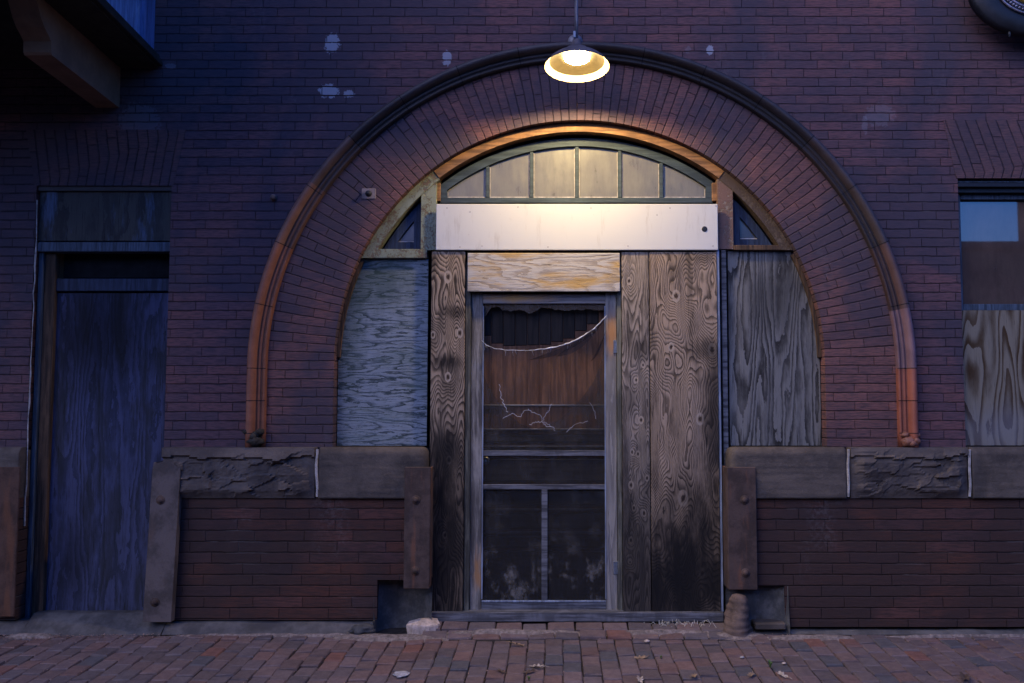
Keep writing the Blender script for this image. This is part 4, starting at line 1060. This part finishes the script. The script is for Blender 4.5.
# ------------------------------------------------------------------ ground, pavement
def sheet(bm, x0, x1, y0, y1, z0, z1):
    v = [bm.verts.new(p) for p in ((x0, y0, z0), (x1, y0, z0), (x1, y1, z1), (x0, y1, z1))]; bm.faces.new(v); return bm
bm = NB(); sheet(bm, -200, 200, -200, -3.5, -.26, -.26); sheet(bm, -200, 200, -3.5, 200, -.262, -.262)
struct(obj('ground', bm, M['asphalt']))
bx0, bx1 = W(430, 620, 0)[0], W(726, 620, 0)[0]
bm = NB(); y1_ = .14; box(bm, -14, 14, -3.6, y1_, -.40, -.3, 0); sheet(bm, bx0, bx1, -.26, .1, -.02, .022)
for v in bm.verts:
    if -.35 < v.co.z < -.2: v.co.z = GZ(v.co.y) - .011
struct(obj('pavement_bed', bm, M['joint']))
bm = NB(); cl = bm.loops.layers.float_color.new('tint'); random.seed(21)
PC = [(.142, .092, .083), (.132, .088, .080), (.122, .088, .084), (.150, .088, .076), (.118, .087, .087), (.136, .093, .089), (.108, .083, .083)]
def paver(cx, cy, lx, ly, rz=0., rise=False):
    c = random.choice(PC); k = random.uniform(.8, 1.12); c = [c[0] * k * 1.22, c[1] * k * 1.20, c[2] * k * 1.22]
    if random.random() < .025: c = [.20, .09, .07]
    if random.random() < .04: c = [.10, .088, .095]
    dz = random.uniform(-.007, .003) + .008 * mnoise.noise(Vector((cx * 2, cy * 2, 0))); tx, ty = random.uniform(-.04, .04), random.uniform(-.03, .03)
    rings = []
    for (ins, z) in ((0, -.03), (0, -.006), (.005, 0.)):
        r = []
        for sx_, sy_ in ((-1, -1), (1, -1), (1, 1), (-1, 1)):
            ox, oy = sx_ * (lx / 2 - ins), sy_ * (ly / 2 - ins)
            x = cx + ox * math.cos(rz) - oy * math.sin(rz); y = cy + ox * math.sin(rz) + oy * math.cos(rz)
            jit = .0032
            r.append(bm.verts.new((x + random.uniform(-jit, jit), y + random.uniform(-jit, jit), GZ(y) + z + dz + ox * tx + oy * ty + (.042 * max(0, 1 + y / .27) if rise else 0))))
        rings.append(r)
    fs = [bm.faces.new(rings[2])]
    for a in range(2):
        for k in range(4): fs.append(bm.faces.new((rings[a][k], rings[a][(k + 1) % 4], rings[a + 1][(k + 1) % 4], rings[a + 1][k])))
    for f in fs:
        for lp in f.loops: lp[cl] = (*c, 1)
PW, PL = .101, .152
ncol = int(9.0 / PW)
for i in range(ncol):
    x = -4.5 + (i + .5) * PW; off = (i % 2) * .5 + random.uniform(-.12, .12)
    cent = W(428, 620, 0)[0] < x < W(726, 620, 0)[0]
    ytop = -.135 if not cent else -.215
    for j in range(-1, 23):
        y_hi = ytop - (j + off - .0) * PL; y_lo = y_hi - PL
        y_hi = min(y_hi, ytop)
        if y_hi - y_lo < .04: continue
        if y_lo < -3.5: break
        paver(x + random.uniform(-.002, .002), (y_hi + y_lo) / 2, PW - .0045, y_hi - y_lo - .013, random.uniform(-.012, .012))
bx0, bx1 = W(430, 620, 0)[0], W(726, 620, 0)[0]
for r_ in range(2):
    x = bx0 - random.random() * .1
    while x < bx1 - .06:
        l = min(PL + random.uniform(-.01, .02), bx1 - x); yy = -.055 - r_ * .105
        paver(x + l / 2, yy, l - .008, .093, random.uniform(-.008, .008), True); x += l
struct(obj('pavement', bm, M['paver']))
# drifted sand and grit along the foot of the wall
def drift(x0, x1, yc, wd, hgt, seed, nx=50, ny=8):
    bm = NB(); g = []
    for j in range(ny + 1):
        r = []
        for i in range(nx + 1):
            u, w = i / nx, j / ny; x = x0 + (x1 - x0) * u
            hw = wd * (.45 + .8 * abs(mnoise.noise(Vector((x * 2.2, seed, 0))))); y = yc - hw + w * hw * 1.25
            e = math.sin(math.pi * u) ** .5 * math.sin(math.pi * min(1, w * .9 + .05))
            r.append(bm.verts.new((x, y, GZ(y) - .012 + (hgt + .012) * e + mnoise.noise(Vector((x * 14, y * 14, seed))) * .007)))
        g.append(r)
    for j in range(ny):
        for i in range(nx): bm.faces.new((g[j][i], g[j][i + 1], g[j + 1][i + 1], g[j + 1][i])).smooth = True
    return bm
for k, (a, b, y_, w_, h_) in enumerate(((20, 70, -.14, .14, .02), (175, 420, -.13, .06, .012), (340, 455, -.14, .14, .016), (690, 760, -.10, .16, .018), (752, 850, -.16, .14, .016), (430, 600, -.10, .12, .030), (590, 726, -.10, .12, .030), (850, 1100, -.15, .05, .012))):
    struct(obj('sand', drift(W(a, 630)[0], W(b, 630)[0], y_, w_, h_, k * 3.7), M['sand']), 'stuff')
bm = NB(); random.seed(31)
def chip(x, y, s):
    vs = [bm.verts.new((x + random.uniform(-s, s), y + random.uniform(-s, s), GZ(y) + random.uniform(-.2, 1.1) * s)) for _ in range(5)]
    try:
        bmesh.ops.convex_hull(bm, input=vs)
    except Exception: pass
for _ in range(2400):
    z_ = random.random()
    if z_ < .2: x, y = random.gauss(W(45, 630)[0], .12), -.17 + random.gauss(0, .035)
    elif z_ < .3: x, y = random.gauss(W(130, 632)[0], .18), -.16 + random.gauss(0, .03)
    elif z_ < .5: x, y = random.uniform(-4, 4), -.14 - abs(random.gauss(0, .06))
    elif z_ < .6: x, y = random.gauss(W(770, 640)[0], .25), -.2 + random.gauss(0, .06)
    else: x, y = -4.5 + PW * random.randint(0, 84) + random.gauss(0, .008), -random.uniform(.1, 2.)
    if y > -.12: y = -.12 - random.random() * .05
    chip(x, y, random.choice((.002, .003, .003, .004, .006)))
struct(obj('grit', bm, M['grit']), 'stuff')

# ------------------------------------------------------------------ loose things on the pavement
X, Y, Z = WG(423, 633)
bm = NB(); random.seed(4)
out = [(.078, .0), (.06, .045), (.02, .062), (-.03, .058), (-.075, .03), (-.082, -.01), (-.045, -.042), (.03, -.046), (.07, -.03)]
bt = [bm.verts.new((x * random.uniform(.9, 1.02), y * .92, -.012)) for x, y in out]; tp = [bm.verts.new((x, y, .040 + random.uniform(-.008, .008) + y * .22)) for x, y in out]
md = [bm.verts.new((x * 1.03, y * 1.03, .03)) for x, y in out]
bm.faces.new(bt[::-1]); ct = bm.verts.new((0, .005, .056))
for i in range(len(out)):
    j = (i + 1) % len(out); bm.faces.new((bt[i], bt[j], md[j], md[i])); bm.faces.new((md[i], md[j], tp[j], tp[i])); bm.faces.new((tp[i], tp[j], ct))
o = obj('rock', bm, M['pale_stone']); o.location = (X, Y + .03, Z); o.scale = (1.25, 1.1, 1.35); tag(o, 'flat pale broken stone lying below the guard by the dark plywood strip', 'rock')
X, Y, Z = WG(385, 630); bm = NB(); blob(bm, (0, 0, .02), (.075, .05, .03), 6., .35, 2., 3); o = obj('rock', bm, M['cement_patch'], None, True); o.location = (X - .12, -.10, Z + .0); tag(o, 'small dark rubble lump in front of the hollow beside the pale broken stone', 'rock')
# eroded layered stone under the guard
xe0, xe1, ze0, ze1 = rect(724, 594, 752, 634, -.10)
bm = NB(); prof_e = []; n = 34; cx = (xe0 + xe1) / 2; hw = (xe1 - xe0) / 2
for k in range(n + 1):
    t = k / n; z = ze0 - .03 + (ze1 - ze0 + .03) * t
    r = hw * (.93 - .42 * max(0, (t - .45) / .55) ** 1.7) + .0025 * math.sin(t * 47 + 2.5 * math.sin(t * 5)) + (.014 if t < .13 else 0)
    if k == n: r *= .55
    prof_e.append((r, z))
lathe(bm, prof_e, None, 28); lastring = [v for v in bm.verts][-28:]; bm.faces.new(lastring)
for v in bm.verts:
    v.co.x += mnoise.noise(Vector((v.co.x * 9, v.co.y * 9, v.co.z * 7))) * .036; v.co.y += mnoise.noise(Vector((v.co.x * 9, v.co.y * 9 + 5, v.co.z * 7))) * .036; v.co.z += mnoise.noise(Vector((v.co.x * 8, v.co.y * 8, 3 + v.co.z * 6))) * .02
for v in bm.verts: v.co += Vector((cx, -.10 + .0, 0))
obj('eroded_stone', bm, stone_mat('eroded_stone', (.21, .14, .11), (.085, .06, .05), 40.), B, True, label='rounded eroded foot stone in worn layers below the iron guard')
xe = W(770, 627, -.1); bm = NB(); box(bm, xe[0] - .09, xe[0] + .10, -.10, .05, xe[1] - .02, xe[1] + .022, .008); obj('footing_slab', bm, M['stone'], B)
# scattered leaves, each its own thing
def leaf_mesh(seed, s):
    random.seed(seed); bm = NB(); n = 18; ring = []; c = bm.verts.new((0, 0, .006)); curl = random.uniform(.5, 1.3)
    for k in range(n):
        a = 2 * math.pi * k / n; r = s * (.55 + .45 * abs(math.cos(a)) ** 1.5) * (1.0 if k % 3 else .55) * random.uniform(.8, 1.15)
        x, y = r * math.cos(a) * 1.2, r * math.sin(a) * .8
        ring.append(bm.verts.new((x, y, .003 + curl * (y * y) / s + abs(random.gauss(0, .1)) * s)))
    for k in range(n): bm.faces.new((c, ring[k], ring[(k + 1) % n]))
    tube(bm, [(s * .9, 0, .004), (s * 1.4, .1 * s, .012), (s * 1.9, .25 * s, .006)], .0014, 4)
    return bm
LV = [(518, 646, .032, 'leaf', 'tan curled leaf on the paving in front of the screen door threshold'),
      (537, 668, .032, 'leaf_pale', 'pale crumpled leaf on the paving, touching a dark one'),
      (530, 673, .026, 'leaf_dark', 'dark rotten leaf tucked against the pale crumpled leaf'),
      (641, 659, .030, 'leaf', 'brown spiky leaf alone on the paving below the small knotted board'),
      (640, 681, .034, 'leaf_pale', 'bleached leaf at the bottom edge below the spiky brown leaf'),
      (652, 629, .028, 'leaf', 'brown leaf caught under the straw tuft'),
      (694, 678, .032, 'leaf', 'tan leaf near the bottom edge below the straw tuft'),
      (782, 676, .026, 'leaf_pale', 'small pale leaf near the green weed beside the eroded stone'),
      (501, 673, .026, 'leaf_dark', 'small dark leaf on the paving left of the pale crumpled leaf'),
      (965, 679, .045, 'leaf_dark', 'large dark leaf on the paving below the framed window'),
      (442, 622, .026, 'leaf_dark', 'dark leaf lodged against the threshold beside the pale broken stone'),
      (751, 676, .024, 'leaf', 'thin brown leaf between the eroded stone and the bottom edge'),
      (454, 623, .022, 'leaf_pale', 'tiny pale leaf at the threshold under the dark plywood strip')]
for k, (px, py, s, mt, lb) in enumerate(LV):
    X, Y, Z = WG(px, py); o = obj('leaf', leaf_mesh(k + 40, s * 1.25), M[mt]); o.location = (X, min(Y, -.03), Z + .002); o.rotation_euler = (random.uniform(-.2, .2), random.uniform(-.2, .2), random.uniform(0, 6.28))
    tag(o, lb, 'leaf', 'dry leaves on the paving')
# straw tuft
X, Y, Z = WG(680, 630); random.seed(9); bm = NB()
for k in range(120):
    bx_, by_ = random.gauss(0, .085), random.gauss(0, .025); a = random.uniform(0, 6.28); l = random.uniform(.03, .09); hh = random.uniform(.005, .06)
    dx, dy = math.cos(a) * l, math.sin(a) * l * .5
    tube(bm, [(bx_, by_, .0), (bx_ + dx * .5, by_ + dy * .5, hh), (bx_ + dx, by_ + dy, max(.002, hh * random.uniform(.1, 1.)))], .0019, 3, False)
o = obj('straw_tuft', bm, M['straw']); o.location = (X, Y + .02, Z); tag(o, 'tangled tuft of dry straw on the paving below the wide swirly plywood', 'straw')
WD = [(770.5, 667, .05, 'green grass weed sprouting from the paving beside the eroded stone'), (661, 658, .022, 'tiny green weed in a paving joint near the spiky brown leaf'), (529, 680, .03, 'green weed at the bottom edge below the dark rotten leaf')]
for k, (px, py, s, lb) in enumerate(WD):
    X, Y, Z = WG(px, py); bm = NB(); random.seed(60 + k)
    for q in range(16):
        a = random.uniform(0, 6.28); l = s * random.uniform(.5, 1.1); dx, dy = math.cos(a) * l * .5, math.sin(a) * l * .5; w = .0028
        p = [(0, 0, 0), (dx * .5, dy * .5, l * .7), (dx, dy, l * random.uniform(.6, 1.))]; nx_, ny_ = -math.sin(a) * w, math.cos(a) * w
        v = [bm.verts.new((p[0][0] + nx_, p[0][1] + ny_, 0)), bm.verts.new((p[0][0] - nx_, p[0][1] - ny_, 0)), bm.verts.new((p[1][0] - nx_, p[1][1] - ny_, p[1][2])), bm.verts.new((p[1][0] + nx_, p[1][1] + ny_, p[1][2])), bm.verts.new(p[2])]
        bm.faces.new((v[0], v[1], v[2], v[3])); bm.faces.new((v[3], v[2], v[4]))
    o = obj('weed', bm, M['weed']); o.location = (X, Y, Z - .003); tag(o, lb, 'weed', 'green weeds in the paving')
PB = [(720.5, 630, .012, 'pale_stone', 'small white pebble between the straw tuft and the eroded stone'), (742, 658, .010, 'pointing', 'white stone chip on the paving below the eroded stone'), (647, 642, .014, 'pale_stone', 'flat pale chip on the paving under the straw tuft'), (784, 664, .010, 'pale_stone', 'little pale chip beside the green grass weed')]
for k, (px, py, s, mt, lb) in enumerate(PB):
    X, Y, Z = WG(px, py); bm = NB(); blob(bm, (0, 0, 0), (s * 1.3, s, s * .6), k * 2., .3, 2., 2); o = obj('pebble', bm, M[mt], None, True); o.location = (X, Y, Z + s * .4); tag(o, lb, 'pebble', 'pale pebbles on the paving')
X, Y, Z = WG(401, 674); bm = NB(); blob(bm, (0, 0, 0), (.045, .05, .004), 3., .4, 2., 3); o = obj('dried_splash', bm, M['gum'], None, True); o.location = (X, Y, Z + .001); tag(o, 'round pale dried splash on the paving below the pale broken stone', 'stain')

# ------------------------------------------------------------------ brick row across the street (seen only in the window glass)
ob = empty('street_building', (0, -12, 0)); tag(ob, 'low brown brick building across the street, mirrored in the window glass', 'building')
bm = NB(); box(bm, -25, 9.6, -18, -12, -.26, 4.45, 0); box(bm, 9.85, 26, -12.8, -12.3, -.26, 9.0, 0)
for v in bm.verts: v.co.y += 12
obj('street_wall', bm, brick_mat('opposite_brown_brick', cols=((.45, .30, .17), (.34, .22, .12)), seed=7.), ob)
bm = NB(); box(bm, -25.1, 9.6, -.12, .1, 4.451, 4.6, .01); obj('parapet', bm, M['stone'], ob)

# ------------------------------------------------------------------ sky, sun, camera
SUN_EL, SUN_AZ = 2.5, -62.      # low sun to the side of the street, behind the camera
w = bpy.data.worlds.new('World'); SC.world = w; w.use_nodes = True
nt = w.node_tree; nt.nodes.clear()
sky = nt.nodes.new('ShaderNodeTexSky'); sky.sky_type = 'NISHITA'; sky.sun_disc = False
sky.sun_elevation = rad(SUN_EL); sky.sun_rotation = rad(200.); sky.ozone_density = 6.; sky.air_density = 1.2; sky.dust_density = .4
tint = nt.nodes.new('ShaderNodeMix'); tint.data_type = 'RGBA'; tint.blend_type = 'MULTIPLY'; tint.inputs['Factor'].default_value = 1.
tint.inputs[7].default_value = (1.14, .765, 1.02, 1)
bg = nt.nodes.new('ShaderNodeBackground'); bg.inputs[1].default_value = .15
out = nt.nodes.new('ShaderNodeOutputWorld')
nt.links.new(sky.outputs[0], tint.inputs[6]); nt.links.new(tint.outputs[2], bg.inputs[0]); nt.links.new(bg.outputs[0], out.inputs[0])
sl = bpy.data.lights.new('dusk_sun', 'SUN'); sl.energy = .16; sl.angle = rad(50); sl.color = (1., .90, .76)
so = bpy.data.objects.new('dusk_sun', sl); C.objects.link(so)
d = Vector((.52, .60, -.62)).normalized()        # travels from the street's far end towards the wall
so.rotation_euler = d.to_track_quat('-Z', 'Y').to_euler(); so.location = (-8, -8, 8)

cam = bpy.data.cameras.new('camera'); cam.sensor_width = 36.; cam.lens = F * 36 / 1024; cam.shift_x = -(555 - 512) / 1024; cam.clip_end = 1000; cam.clip_start = .05
co = bpy.data.objects.new('camera', cam); C.objects.link(co); co.location = (0, -D, H); co.rotation_euler = (rad(90) + PITCH, 0, 0)
SC.camera = co
SC.view_settings.view_transform = 'Standard'; SC.view_settings.look = 'None'; SC.view_settings.exposure = 3.32; SC.view_settings.gamma = 1.
SC.cycles.use_denoising = True; SC.cycles.max_bounces = 6; SC.cycles.diffuse_bounces = 3; SC.cycles.transparent_max_bounces = 8; SC.cycles.caustics_reflective = False; SC.cycles.caustics_refractive = False
SC.cycles.sample_clamp_indirect = 4.
